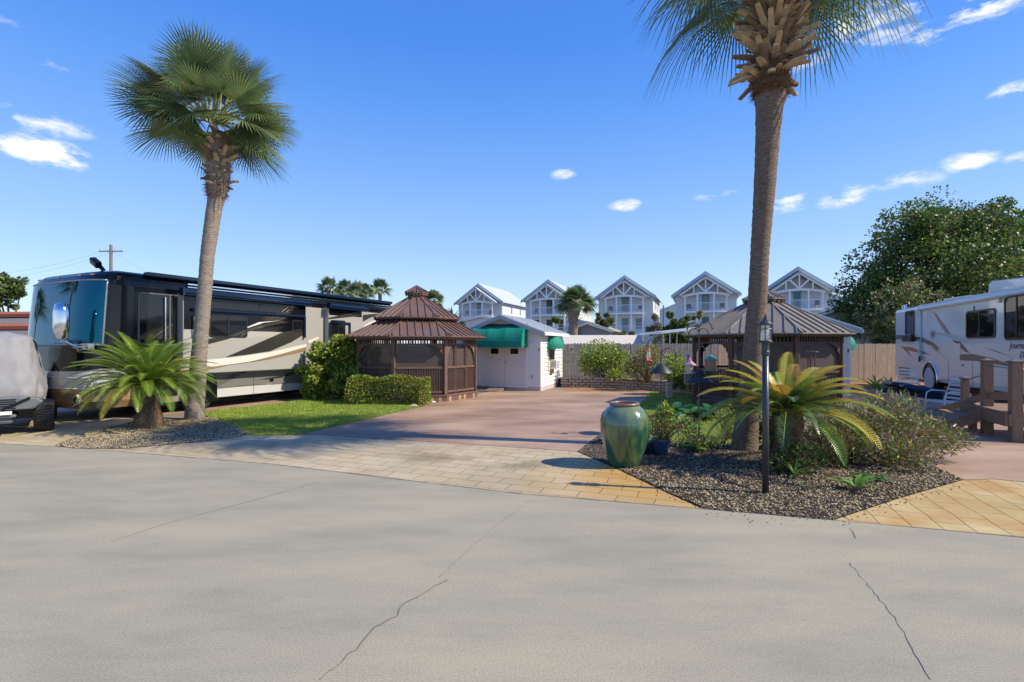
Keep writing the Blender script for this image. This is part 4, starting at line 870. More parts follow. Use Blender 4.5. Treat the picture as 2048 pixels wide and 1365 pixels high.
# utility poles
def upole(lab,px,Yd,topy,tr=False,tw=None):
    c=W(px,Yd,topy); t=thing('utility_pole',lab,'utility pole',(c.x,Yd,0)); b=MB(); b.tube([(0,0,0),(0,0,c.z)],[.17,.12],10); b.build('pole',mat('pole_wood',(.2,.17,.15),.9),t)
    b=MB(); b.bar((-1.1,0,c.z-.6),(1.1,0,c.z-.6),.09); b.build('cross_arm',mat('pole_wood',(.2,.17,.15),.9),t)
    b=MB()
    for x in (-1,0.4,1): b.tube([(x,0,c.z-.55),(x,0,c.z-.3)],.05,6)
    b.build('insulators',mat('porcelain',(.5,.45,.42),.4),t)
    if tr:
        for dx in (-.38,.38): b=MB(); b.lathe([(.0,0),(.26,.02),(.27,.9),(.2,1.0),(.05,1.05)],12,(dx,-.2,c.z-3.6)); b.build('transformer',mat('transf',(.45,.47,.5),.5),t,smooth=True)
    return t
upole('wooden pole with grey transformers rising behind the roof of the black motorhome',222,46,490,True)
upole('thin distant pole between the middle white houses',1327,90,611)
def wire(lab,a,b_,sag,r=.006):
    a=Vector(a);b_=Vector(b_); m=MB(); m.tube([a.lerp(b_,i/16)-Vector((0,0,sag*4*(i/16)*(1-i/16))) for i in range(17)],r,5); tag(m.build('power_line',mat('wire',(.03,.03,.03),.6)),lab,'cable')
wire('power line from the transformer pole down to the left edge',W(222,46,505),W(-60,50,560),.6); wire('upper power line passing left above the distant tree',W(222,46,497),W(-60,46,552),.5); wire('long power line sagging low behind the motorhome roof',W(222,46,500),W(420,40,590),.6)
# ---------------------------------------------------------------- black and silver motorhome
def decal(name, pl, pts, off, m, parent, side='x', th=.004):
    q = [pl.x(px,py,off) if side=='x' else pl.y(px,py,off) for px,py in pts]
    vs = [Vector((off+th,a,z)) if side=='x' else Vector((a,off-th,z)) for a,z in q]
    t3 = tessellate_polygon([[Vector((a,z,0)) for a,z in q]]); mb = MB(); mb.add(vs, [tuple(t) for t in t3])
    nrm = Vector((1,0,0)) if side=='x' else Vector((0,-1,0)); fs=[]
    for f in mb.f:
        a,b,c=[Vector(mb.v[i]) for i in f]; fs.append(f if (b-a).cross(c-a).dot(nrm)>0 else f[::-1])
    mb.f=fs; return mb.build(name, m, parent)
def smooth_poly(pts, k=4):     # closed polygon through points, rounded a little by corner sampling
    out=[]; n=len(pts)
    for i in range(n):
        a,b,c=Vector(pts[i-1]),Vector(pts[i]),Vector(pts[(i+1)%n]); out.append(b.lerp(a,.18)); out.append(b.lerp(a,.05).lerp(c,.03)); out.append(b.lerp(c,.18))
    return [tuple(v) for v in out]
def rrect(x0,x1,z0,z1,r,k=5):
    P=[]
    for cx_,cz,a0 in ((x1-r,z1-r,0),(x0+r,z1-r,PI/2),(x0+r,z0+r,PI),(x1-r,z0+r,1.5*PI)):
        for i in range(k+1): a=a0+PI/2*i/k; P.append((cx_+r*math.cos(a),cz+r*math.sin(a)))
    return P
def side_window(parent, pl, px0, px1, py0, py1, off, r=.08, nm='window', bars=(), frame=None, fw=.035):
    """sliding window on the plane x=off: frame, pane, divider"""
    pm=((px0+px1)/2,(py0+py1)/2); y0,_=pl.x(px0,pm[1],off); y1,_=pl.x(px1,pm[1],off); _,z1=pl.x(pm[0],py0,off); _,z0=pl.x(pm[0],py1,off)
    y0,y1=sorted((y0,y1)); return lwindow(parent,y0,y1,z0,z1,off,r,nm,bars,frame,fw)
def lwindow(parent,y0,y1,z0,z1,off,r,nm,bars=(),frame=None,fw=.035,glass=None,sg=1):
    O=rrect(y0,y1,z0,z1,r); I=rrect(y0+fw,y1-fw,z0+fw,z1-fw,max(.01,r-fw)); n=len(O); b=MB()
    b.add([(off+.022*sg,p[0],p[1]) for p in O]+[(off+.022*sg,p[0],p[1]) for p in I]+[(off,p[0],p[1]) for p in O],[(i,(i+1)%n,n+(i+1)%n,n+i) for i in range(n)]+[(2*n+i,2*n+(i+1)%n,(i+1)%n,i) for i in range(n)])
    for f in bars:
        y=y0+(y1-y0)*f; b.bb(off+.001,off+.024,y-.015,y+.015,z0+fw,z1-fw)
    fr_=b.build(nm,frame or mat('black_frame',(.02,.02,.022),.3),parent); b=MB()
    b.add([(off+.012*sg,p[0],p[1]) for p in I],[tuple(range(n))]); b.build('pane',glass or GLASS,fr_); return fr_
GREI=mat('coach_greige',(.36,.345,.315),.22,coat=.8); GREL=mat('coach_silver',(.50,.50,.48),.22,coat=.8); CREAM=mat('coach_cream',(.66,.63,.56),.22,coat=.8); TANC=mat('coach_tan',(.27,.19,.10),.25,coat=.8); GOLD=mat('coach_gold',(.40,.28,.13),.25,metal=.35,coat=.8); GUN=mat('coach_gunmetal',(.17,.165,.155),.25,coat=.8); DKS=mat('coach_dark',(.035,.032,.028),.2,coat=.8)
def wheel(name,parent,c,r,w,rimr,rimm,axis='x',lug=8):
    b=MB(); n=40; prof=[(rimr,-w/2),(r*.93,-w/2),(r,-w*.36),(r,w*.36),(r*.93,w/2),(rimr,w/2)]
    vs=[];k=len(prof)
    for (q,x) in prof:
        for j in range(n): a=2*PI*j/n; vs.append((x,q*math.cos(a),q*math.sin(a)))
    b.add(vs,[(i*n+j,(i+1)*n+j,(i+1)*n+(j+1)%n,i*n+(j+1)%n) for i in range(k-1) for j in range(n)])
    for j in range(n):    # tread blocks
        a=2*PI*(j+.5)/n
        for x in (-w*.25,0,w*.25): b.box((x,(r+.004)*math.cos(a),(r+.004)*math.sin(a)),(w*.2,r*.10,.014),Matrix.Rotation(a-PI/2,3,'X'))
    wh=thing(name,None,None); wh.parent=parent; wh.location=c
    b.build('tyre',RUB,wh,smooth=False); b=MB(); vs=[]
    prof=[(0,w*.30),(rimr*.25,w*.34),(rimr*.3,w*.2),(rimr*.85,w*.16),(rimr*.9,w*.42),(rimr,w*.44),(rimr,-w*.3)]
    k=len(prof)
    for (q,x) in prof:
        for j in range(24): a=2*PI*j/24; vs.append((x,q*math.cos(a)+1e-4,q*math.sin(a)))
    b.add(vs,[(i*24+j,(i+1)*24+j,(i+1)*24+(j+1)%24,i*24+(j+1)%24) for i in range(k-1) for j in range(24)])
    for j in range(lug): a=2*PI*j/lug; b.box((w*.2,rimr*.55*math.cos(a),rimr*.55*math.sin(a)),(.03,.03,.03))
    b.build('rim',rimm,wh); return wh
MO=(-8.89,11.79); mrot=-math.atan(.479); ML=9.35; WD=3.3; HT_=3.45
t=thing('motorhome','large black, silver and gold motorhome parked nose to the street on the left','motorhome',(MO[0],MO[1],0),mrot)
PM=Pl(MO,mrot)
def msec(z):   # plan outline at height z: list of points from right rear corner round the nose to left rear
    rake = -.88+max(0,(z-1.15))*.10 if z>1.15 else -.88-.06*math.sin((1.15-z)*2)
    ins = 0; top=0
    if z>3.10: q=(z-3.10)/(HT_-3.10); top=.22*(1-math.sqrt(max(0,1-q*q))); 
    if z<.45: top=(.45-z)*.5
    P=[]; n=4.3
    for i in range(33):
        th=PI*i/32; c,s=math.cos(th),math.sin(th)
        x=-WD/2+(WD/2-top)*math.copysign(abs(c)**(2/n),c); y=-(-rake+.12-top*1.6)*abs(s)**(2/n)+.0
        P.append((x,y))
    return [(-top,ML)]+P+[(-WD+top,ML)]
b=MB(); zs=[.28,.45,.75,1.0,1.18,1.32,1.9,2.6,3.1,3.22,3.32,3.40,HT_]; rows=[msec(z) for z in zs]; n=len(rows[0]); vs=[(x,y,z) for z,r in zip(zs,rows) for x,y in r]
for i in range(len(zs)-1):
    for j in range(n):
        k=(j+1)%n; front=0<j<n-2; zc=(zs[i]+zs[i+1])/2
        if front: m=0 if zc<.72 else (1 if zc<1.19 else 2)
        else: m=2 if zc>3.05 else 3
        if j==n-1: m=2
        b.cur=m; b.add([vs[i*n+j],vs[i*n+k],vs[(i+1)*n+k],vs[(i+1)*n+j]],[(0,3,2,1)])
b.cur=2; b.add(vs[-n:],[tuple(range(n))[::-1]]); b.add(vs[:n],[tuple(range(n))])
body=b.build('body',[GOLD,GREL,BLK,GREI],t,smooth=False)
for p in body.data.polygons: p.use_smooth = len(p.vertices)==4
body.data.set_sharp_from_angle(angle=math.radians(35)) if hasattr(body.data,'set_sharp_from_angle') else None
def mf(th,z,o=.012):   # point on the nose skin
    P=msec(z); i=th/PI*32; k=min(31,int(i)); a,c=P[1+k],P[2+k]; f=i-k; x=a[0]+(c[0]-a[0])*f; y=a[1]+(c[1]-a[1])*f; d=Vector((c[1]-a[1],-(c[0]-a[0]))).normalized()
    if d.y>0: d=-d
    return Vector((x+d.x*o,y+d.y*o,z))
def mpatch(name,th0,th1,z0,z1,m,o,nu=24,nv=8,par=None,fz=None):
    b=MB(); vs=[]
    for v in range(nv+1):
        for u in range(nu+1):
            th=th0+(th1-th0)*u/nu; za,zb=(z0,z1) if fz is None else fz(u/nu); vs.append(mf(th,za+(zb-za)*v/nv,o))
    b.add(vs,[(v*(nu+1)+u,v*(nu+1)+u+1,(v+1)*(nu+1)+u+1,(v+1)*(nu+1)+u) for v in range(nv) for u in range(nu)])
    b.f=[f[::-1] for f in b.f]; return b.build(name,m,par or t,smooth=True)
ws=mpatch('windshield',.42,PI-.36,1.74,3.17,TEALG,.02)
b=MB(); L=[mf(.42+(PI-.78)*i/20,3.19,.02) for i in range(21)]+[mf(PI-.36,3.1-1.32*i/5,.02) for i in range(6)]+[mf(PI-.36-(PI-.78)*i/20,1.72,.02) for i in range(21)]+[mf(.42,1.78+1.32*i/5,.02) for i in range(6)]
b.tube(L+[L[0]],.022,6); b.build('windshield_seal',METAL,ws,smooth=True)
# black wrap round the corner, nose swoop, lower bumper lines
mpatch('nose_swoop',.15,PI-.15,0,0,BLK,.006,30,5,fz=lambda u:(1.12+.22*math.sin(PI*u)*0+.10*(2*u-1)**2-.0,1.34))
b=MB(); b.tube([mf(.1+(PI-.2)*i/24,.74,.008) for i in range(25)],.014,5); b.tube([mf(.1+(PI-.2)*i/24,.98,.008) for i in range(25)],.010,5); b.tube([mf(1.55,z,.004) for z in (.3,.6,.9,1.2)],.006,4); b.build('nose_seams',CREAM,t,smooth=True)
# headlamps
for th in (.42,PI-.42):
    s_=1 if th<1.5 else -1
    h=mpatch('headlight',th+.0*s_,th+.42*s_,.78,.95,mat('lamp_glass',(.45,.47,.48),.06,coat=1,spec=.8),.03,8,3)
    b=MB()
    for k in range(3):
        c=mf(th+(.08+.13*k)*s_,.865,.04); b.tube([c,c+Vector((0,-.02,0))],.055,12)
    b.build('lamp_bowl',CHROME,h)
for th in (.95,PI-.95):
    c=mf(th,.50,0); b=MB(); b.tube([c+Vector((0,.02,0)),c+Vector((0,-.03,0))],.11,18); f_=b.build('fog_lamp',CREAM,t); b=MB(); b.tube([c+Vector((0,-.02,0)),c+Vector((0,-.04,0))],.065,16); b.build('fog_lens',GLASS,f_)
c=mf(1.9,1.06,.02); b=MB(); b.tube([c+Vector((.27*math.cos(a),-.01,.20*math.sin(a))) for a in np.linspace(0,2*PI,30)],.018,6); b.build('ring_emblem',CHROME,t,smooth=True)
b=MB(); b.tube([c+Vector((-.18,-.01,-.05)),c+Vector((0,-.01,-.12)),c+Vector((.2,-.01,.02))],[.01,.03,.008],6); b.build('emblem_sweep',CHROME,t)
for th,l in ((1.0,1),(2.0,1)):
    a=mf(th,1.60,.03); b=MB(); b.tube([a,mf(th+.28,1.78,.06),mf(th+.42,1.9,.05)],.012,5); b.box(a,(.10,.05,.05)); b.build('wiper',METAL,t)
# mirrors
for th,x in ((.72,1),):
    a=mf(th,1.68,.02); p=a+Vector((.08*x,-.55,.12)); b=MB(); b.tube([a,a+Vector((.02*x,-.25,-.02)),p],.035,8); b.box(a+Vector((0,-.05,0)),(.28,.12,.14)); b.build('mirror_arm',CHROME,t,smooth=False)
    b=MB(); q=p+Vector((0,0,.42))
    b.lathe([(.04,-.40),(.14,-.36),(.175,-.15),(.175,.2),(.14,.36),(.04,.40)],20); b.v=[(x_+q.x,y_*.75+q.y,z_+q.z) for x_,y_,z_ in b.v]; b.build('mirror',CHROME,t,smooth=True)
# roof lights & floodlight, marker lamps
b=MB(); 
for th in (1.0,1.35,1.6,1.85,2.2): c=mf(th,3.33,.0); b.box(c,(.12,.04,.03))
b.build('marker_lamps',mat('amber',(.6,.18,.03),.3,coat=1),t)
fl=MB(); c=Vector((-1.15,-.1,3.5)); fl.tube([c-Vector((0,0,.15)),c+Vector((0,0,.05)),c+Vector((-.05,-.05,.14))],.05,8); fo=fl.build('floodlight_bracket',BLK,t)
fl=MB(); M=Matrix.Rotation(.5,3,'Y')@Matrix.Rotation(.25,3,'X'); fl.box(c+Vector((-.12,-.1,.22)),(.34,.14,.16),M); fl.build('floodlight',BLK,fo,bevel=.03)
# side: black upper wrap panel near cab, roof rail, awnings, slide outs
def panel(name,px0,px1,y_top,y_bot,off,th,m,par=t): pass
S_=lambda a,b_: (400+a/4.265,540+b_/4.265)
b=MB(); b.bb(.001,.012,-.0,ML,2.98,3.12); b.build('upper_trim',BLK,t)
b=MB(); b.slabx([(.0,1.28),(.9,1.28),(1.5,1.9),(1.5,3.1),(.0,3.1)],.001,.012); b.build('cab_side_panel',BLK,t)
b=MB(); b.bb(-.16,.05,.25,ML-.02,3.37,HT_+.03); b.build('roof_rail',NAVY,t,bevel=.03)
b=MB(); b.bb(.03,.05,1.2,ML-.2,3.27,3.30); b.bb(.03,.045,1.2,ML-.2,3.20,3.22); b.build('rail_trim',CHROME,t)
y0,_=PM.x(366,650,.25); y1,_=PM.x(612,650,.25); z0=.98; SO=.25
b=MB(); b.bb(.002,SO,y0,y1,z0,3.02); so=b.build('slide_out',GREI,t,bevel=.02)
b=MB(); b.bb(SO+.001,SO+.008,y0+.02,y1-.02,2.12,3.0); b.build('slide_black_band',BLK,so)
y2,_=PM.x(657,650,.2); y3,_=PM.x(724,650,.2); b=MB(); b.bb(.002,.2,y2,y3,1.15,3.02); so2=b.build('slide_out',GREI,t,bevel=.02)
b=MB(); b.bb(.201,.208,y2+.02,y3-.02,2.75,3.0); b.build('slide_black_band',BLK,so2)
for (ya,yb,off,par) in ((y0-.05,y1+.1,SO,so),(y2-.03,y3+.2,.2,so2)):
    b=MB(); b.tube([(off+.06,ya,3.06),(off+.06,yb,3.06)],.085,14); b.tube([(off+.13,ya+.05,2.98),(off+.13,yb-.05,2.98)],.02,8)
    for y in (ya,yb): b.bb(off-.02,off+.14,y-.03,y+.03,2.96,3.15)
    b.build('awning_roller',NAVY,par,smooth=False)
b=MB(); b.tube([(SO+.06,y0+.2,2.62),(SO+.06,y1-.1,2.62)],.045,10); b.bar((SO+.05,y1-.1,2.64),(SO+.05,y1-.1,1.95),.06); b.build('awning_bar',NAVY,so)
lwindow(so,PM.x(400,600,SO)[0],PM.x(580,600,SO)[0],2.70,2.93,SO,.03,'upper_window',(.62,),glass=GLASS)
side_window(so,PM,418,494,632,675,SO,.07,bars=(.48,))
side_window(so,PM,584,606,641,663,SO,.05)
side_window(so2,PM,661,690,641,676,.2,.05,bars=(.5,),fw=.03)
b=MB(); 
for y in (PM.x(659,640,.2)[0],PM.x(698,640,.2)[0]): b.bar((.24,y,2.5),(.24,y,1.95),.05)
b.bar((.24,PM.x(659,640,.2)[0],2.5),(.24,PM.x(698,640,.2)[0],2.5),.05); b.build('awning_bar',NAVY,so2)
lwindow(t,.05,1.36,1.72,2.98,.012,.12,'cab_window',(.55,),frame=mat('grey_frame',(.12,.125,.13),.3),fw=.03)
# entry door seam, handle
ya,_=PM.x(327,650,.02); yb,_=PM.x(358,650,.02); b=MB(); b.bb(.001,.022,ya,yb-.03,.45,3.0); dd=b.build('entry_door',BLK,t,bevel=.01)
b=MB(); b.bar((.06,ya+.02,1.0),(.06,ya+.02,2.9),.025); b.build('door_trim',CHROME,dd); b=MB(); y,_=PM.x(388,640,SO+.05); b.tube([(SO+.0,y,1.95),(SO+.08,y,1.97),(SO+.08,y,2.45),(SO+.0,y,2.47)],.022,8); b.build('grab_rail',CHROME,so)
# graphics on the flank
def clipside(poly):    # split between slide-out face and body by pushing everything right behind x limits
    return poly
gr_=[('dark_stripe',[(60,590),(250,562),(400,505),(560,460),(690,436),(760,447),(560,482),(400,530),(230,592),(70,632)],DKS,1),
 ('tan_stripe',[(395,490),(500,447),(690,432),(540,452),(400,498)],CREAM,2),
 ('dark_blade',[(215,745),(500,622),(700,535),(850,505),(905,540),(780,615),(600,692),(400,722)],DKS,1),
 ('cream_stripe',[(-170,800),(60,768),(300,745),(600,702),(905,632),(905,658),(700,715),(400,790),(55,832),(-170,850)],CREAM,1),
 ('tan_stripe',[(-170,851),(55,833),(400,791),(700,716),(905,659),(905,690),(600,760),(300,800),(60,852),(-170,872)],TANC,1)]
for i,(nm,pts,m,k) in enumerate(gr_): decal(nm,PM,[S_(*p) for p in pts],SO,m,so,th=.010+.003*k)
low=[('dark_blade',[(-60,890),(120,862),(360,835),(270,868),(100,880),(-60,905)],DKS,1),('dark_blade',[(130,952),(300,882),(412,862),(300,922),(140,1002),(20,1010)],DKS,1),('dark_blade',[(450,945),(700,900),(850,848),(900,862),(700,922),(560,937)],DKS,1),
 ('cream_stripe',[(-40,1012),(130,998),(350,984),(610,966),(602,980),(350,1004),(130,1018),(-40,1034)],CREAM,1),
 ('cream_stripe',[(920,605),(1010,570),(1010,590),(925,632)],CREAM,1)]
for nm,pts,m,k in low: decal(nm,PM,[S_(*p) for p in pts],.006,m,t,th=.008)
for nm,pts,m in (('dark_stripe',[(1390,385),(1470,378),(1540,372),(1460,405),(1390,440)],DKS),('cream_stripe',[(1385,490),(1440,450),(1560,405),(1500,450),(1420,490)],CREAM)): decal(nm,PM,[S_(*p) for p in pts],.006,m,t,th=.008)
for nm,pts,m in (('dark_stripe',[(1092,410),(1250,375),(1378,348),(1378,390),(1250,405),(1100,420)],DKS),): decal(nm,PM,[S_(*p) for p in pts],.2,m,so2,th=.01)
b=MB(); b.bb(.001,.016,1.9,ML-.1,.30,.52); b.build('skirt',GREL,t); 
b=MB(); b.bb(.001,.014,1.9,ML-.1,.53,.93); lo_=b.build('bay_panels',GUN,t)
b=MB()
for y in (3.1,4.2,5.4,6.4,7.5,8.5): b.bb(.0145,.018,y-.006,y+.006,.30,.93)
b.build('bay_seams',DKS,lo_)
b=MB()
for y in (3.7,4.8,5.9): b.bb(.015,.026,y-.07,y+.07,.62,.71)
b.build('bay_latches',CHROME,lo_)
b=MB(); b.slabx(smooth_poly([(1.05,.2),(1.05,.75),(1.3,.98),(1.75,.98),(2.0,.75),(2.0,.2)]),.001,.02); b.build('wheel_arch',BLK,t)
for y in (1.52,6.9):
    for x in (-.14,-WD+.14): wheel('wheel',t,(x,y,.44),.44,.26,.26,CHROME)
b=MB(); b.bb(-WD+.1,-.1,0.2,ML-.1,.2,.30); b.build('chassis',BLK,t)
# ---------------------------------------------------------------- white motorhome, right
RO=(16.75,21.85); rrot=math.pi-math.atan2(.351,.936)   # local y runs towards the street, local x towards the camera side... 
RO2=Vector((RO[0],RO[1],0)); WL=11.6
# local frame: x = away from lot (right), y = along depth; origin at rear left corner; body spans y -WL..0, x 0..2.6; the visible flank is x=0 facing -x
t=thing('motorhome','white motorhome with brown and maroon swooshes parked along the right edge','motorhome',RO2,RZ)
PR=Pl(RO,RZ); HB=3.30
RVW=mat('coach_white',(.52,.56,.575),.16,coat=1); RVB=mat('coach_pale_blue',(.42,.50,.56),.25,coat=.6); BRD=mat('swoosh_brown',(.07,.06,.045),.3,coat=.6); MAR=mat('swoosh_maroon',(.13,.035,.035),.3,coat=.6); TLS=mat('swoosh_teal',(.30,.40,.39),.3,coat=.6)
b=MB(); prof=[(.02,.38),(0,.55),(0,3.12),(.03,3.22),(.12,HB),(2.48,HB),(2.57,3.22),(2.6,3.12),(2.6,.55),(2.58,.38)]
b.slaby(prof,-WL,0); b.build('body',RVW,t,bevel=.05)
def T_(a,b_): return (1780+a/4.265,540+b_/4.265)
def rdec(nm,pts,m,k=1,off=0.0):
    q=[PR.x(*T_(*p),off) for p in pts]; vs=[Vector((off-.003*k,a,z)) for a,z in q]; t3=tessellate_polygon([[Vector((a,z,0)) for a,z in q]]); mb=MB(); mb.add(vs,[tuple(f) for f in t3]); fs=[]
    for f in mb.f:
        a,b2,c=[Vector(mb.v[i]) for i in f]; fs.append(f if (b2-a).cross(c-a).x<0 else f[::-1])
    mb.f=fs; return mb.build(nm,m,t)
rdec('brown_swoosh',[(48,557),(130,555),(270,580),(370,622),(440,685),(380,662),(270,612),(130,592),(48,592)],BRD)
rdec('maroon_arrow',[(85,650),(180,662),(290,698),(355,730),(250,708),(150,688),(192,750),(140,700)],MAR)
rdec('teal_swoosh',[(390,532),(500,545),(660,602),(730,636),(600,612),(480,565),(400,552)],TLS)
rdec('maroon_slash',[(365,350),(402,382),(520,550),(478,540),(420,462)],mat('swoosh_rust',(.22,.13,.10),.3,coat=.6)); rdec('maroon_slash',[(530,600),(600,612),(682,712),(640,700)],MAR)
rdec('dark_swoosh',[(590,722),(700,718),(850,748),(1012,803),(1200,880),(1200,900),(1000,822),(770,780),(600,772)],BRD)
rdec('thin_stripe',[(800,655),(900,690),(1045,745),(900,700)],BRD); rdec('thin_stripe',[(300,640),(400,690),(520,780),(400,700)],TLS); rdec('thin_stripe',[(360,655),(400,670),(425,700),(385,685)],BRD)
rdec('belt_line',[(45,818),(250,832),(600,862),(1143,908),(1300,920),(1300,932),(1143,920),(600,872),(250,840),(45,826)],RVB,2)
def rwin(px0,px1,py0,py1,r,bars,nm='window'):
    pm=((px0+px1)/2,(py0+py1)/2); y0=PR.x(*T_(px0,pm[1]))[0]; y1=PR.x(*T_(px1,pm[1]))[0]; z1=PR.x(*T_(pm[0],py0))[1]; z0=PR.x(*T_(pm[0],py1))[1]; y0,y1=sorted((y0,y1))
    fw=.05; O=rrect(y0,y1,z0,z1,r); I=rrect(y0+fw,y1-fw,z0+fw,z1-fw,max(.01,r-fw)); n=len(O); b=MB(); FRm=mat('black_frame',(.02,.02,.022),.3)
    b.add([(-.03,p[0],p[1]) for p in O]+[(-.03,p[0],p[1]) for p in I]+[(0,p[0],p[1]) for p in O],[(i,n+i,n+(i+1)%n,(i+1)%n) for i in range(n)]+[(2*n+i,i,(i+1)%n,2*n+(i+1)%n) for i in range(n)])
    for f in bars: y=y0+(y1-y0)*f; b.bb(-.032,-.001,y-.018,y+.018,z0+fw,z1-fw)
    o=b.build(nm,FRm,t); b=MB(); b.add([(-.016,p[0],p[1]) for p in I],[tuple(range(n))[::-1]]); b.build('pane',GLASS,o); return o,(y0,y1,z0,z1)
o,k=rwin(135,210,348,600,.12,()); b=MB(); b.bb(-.14,-.005,k[0]-.02,k[1]+.02,k[2]-.06,k[2]+.22); b.build('window_awning_box',BLK,o,bevel=.02)
rwin(655,905,340,585,.12,(.52,)); rwin(982,1320,205,598,.14,(.33,.66))
y0,z1=PR.x(*T_(78,828)); y1,z0=PR.x(*T_(165,940)); b=MB()
for i in range(9): z=z0+(z1-z0)*(i+.25)/9; b.bb(-.01,-.001,min(y0,y1),max(y0,y1),z,z+(z1-z0)/15)
b.build('vent_grille',BLK,t)
yw,zw=PR.x(*T_(345,980)); b=MB(); O=[(yw+.62*math.cos(a),max(.35,.48+.62*math.sin(a))) for a in np.linspace(-.2,PI+.2,30)]
n=len(O); b.add([(-.006,p[0],p[1]) for p in O],[tuple(range(n))[::-1]]); b.build('wheel_arch',BLK,t)
b=MB(); b.tube([(-.02,p[0],p[1]) for p in O],.035,6); b.build('arch_trim',CHROME,t,smooth=True)
b=MB(); b.tube([(-.06,yw,.47),(-.02,yw,.47)],.42,28); b.build('wheel_cover',mat('wheel_cover',(.42,.43,.44),.6,bump=.3,bscale=8),t)
for y in (yw,-9.6):
    for x in (.16,2.44): wheel('wheel',t,(x,y,.44),.44,.24,.25,CHROME)
# awning roller with arms
ya=PR.x(*T_(268,330))[0]; b=MB(); b.tube([(-.07,ya,3.12),(-.07,-WL+.6,3.12)],.075,14); b.bb(-.10,.02,-WL+.6,ya,3.17,3.26); b.build('awning_roller',RVB,t)
for y in (ya,): 
    b=MB(); b.bb(-.06,-.005,y-.05,y+.03,1.15,3.1); b.bb(-.09,-.06,y-.04,y+.02,1.15,2.0); b.build('awning_arm',RVB,t,bevel=.008); b=MB(); b.bb(-.10,-.06,y-.07,y+.04,1.95,2.03); b.bb(-.10,-.06,y-.10,y+.0,1.08,1.3); b.build('arm_clips',BLK,t)
for (a0,a1,w_,h_,nm) in ((465,760,.9,.16,'roof_vent'),(850,1300,1.1,.42,'air_conditioner')):
    ya_=PR.x(*T_(a0,200),.6)[0]; yb_=PR.x(*T_(a1,140),.6)[0]; ya_,yb_=sorted((ya_,yb_)); b=MB(); b.slabx([(ya_,HB),(yb_,HB),(yb_-.05,HB+h_*.85),(yb_-.25,HB+h_),(ya_+.5,HB+h_*.75),(ya_,HB+h_*.3)],.55,.55+w_); b.build(nm,RVW,t,bevel=.03)
b=MB(); 
for y in (-.4,-.65): b.tube([(.15,y-.15,HB),(.15,y-.13,HB+.13),(.15,y+.05,HB+.13),(.15,y+.08,HB)],.015,6)
b.build('roof_rails',CHROME,t)
b=MB(); b.tube([(.1,PR.x(*T_(940,240))[0],3.03),(-.06,PR.x(*T_(940,240))[0],3.0)],.08,12); b.build('porch_lamp',mat('cream_lens',(.7,.6,.42),.4),t)
b=MB(); y=PR.x(*T_(720,300))[0]; b.bb(-.02,-.003,y-.015,y+.015,2.55,2.95); b.build('thermometer_cord',BLK,t)
y,z=PR.x(*T_(620,815)); b=MB(); b.bb(-.02,-.003,y-.07,y+.07,z-.03,z+.03); b.build('marker_lamp',mat('amber',(.6,.18,.03),.3,coat=1),t)
y,z=PR.x(*T_(575,720)); b=MB(); b.bb(-.02,-.003,y-.22,y+.22,z-.05,z+.35); b.build('hatch',RVW,t)
b=MB()
for yy in (-1.2,-3.3,-5.0,-6.6): b.bb(-.004,-.001,yy-.006,yy+.006,.42,1.15)
b.build('bay_seams',BLK,t)
y,z=PR.x(*T_(690,1085)); b=MB(); b.bb(-.03,-.003,y-.07,y+.07,z-.12,z+.12); b.build('outlet_box',RVB,t)
b=MB(); b.bb(.3,2.3,-WL+.2,-.2,.25,.379); b.build('chassis',BLK,t)
def text_mesh(s,size,mt,parent,loc,rot,shear=0,name='lettering',bold=0):
    cu=bpy.data.curves.new('lettering','FONT'); cu.body=s; cu.size=size; cu.extrude=.002; cu.shear=shear; cu.offset=bold; cu.align_x='CENTER'
    o=bpy.data.objects.new('tmp',cu); sc.collection.objects.link(o); dg=bpy.context.evaluated_depsgraph_get(); me=bpy.data.meshes.new_from_object(o.evaluated_get(dg)); bpy.data.objects.remove(o)
    me.materials.clear(); me.materials.append(mt); o=bpy.data.objects.new(name,me); sc.collection.objects.link(o); o.parent=parent; o.location=loc; o.rotation_euler=rot; return o
INK=mat('ink_brown',(.10,.07,.05),.4); INB=mat('ink_black',(.02,.02,.025),.4)
y,z=PR.x(*T_(366,585)); text_mesh('W',.40,mat('ink_rust',(.18,.12,.09),.4),t,(-.006,y,z),(PI/2,0,-PI/2),bold=.006)
y,z=PR.x(*T_(1085,672)); text_mesh('Journey',.26,INB,t,(-.006,y-.05,z),(PI/2,0,-PI/2),.35)
y,z=PR.x(*T_(1135,750)); text_mesh('DL',.24,INB,t,(-.006,y,z),(PI/2,0,-PI/2),.35)
# ---------------------------------------------------------------- covered off-road buggy at the left edge
BO=(-9.05,8.75); brot=mrot+.0
t=thing('covered_buggy','off-road buggy under a grey fabric cover, front bumper and tyre showing, at the left edge','utility vehicle',(-9.16,9.75,0),.72)
CV=mat('grey_cover_cloth',(.25,.25,.27),.85,var=.06,vscale=4,bump=.25,bscale=5)
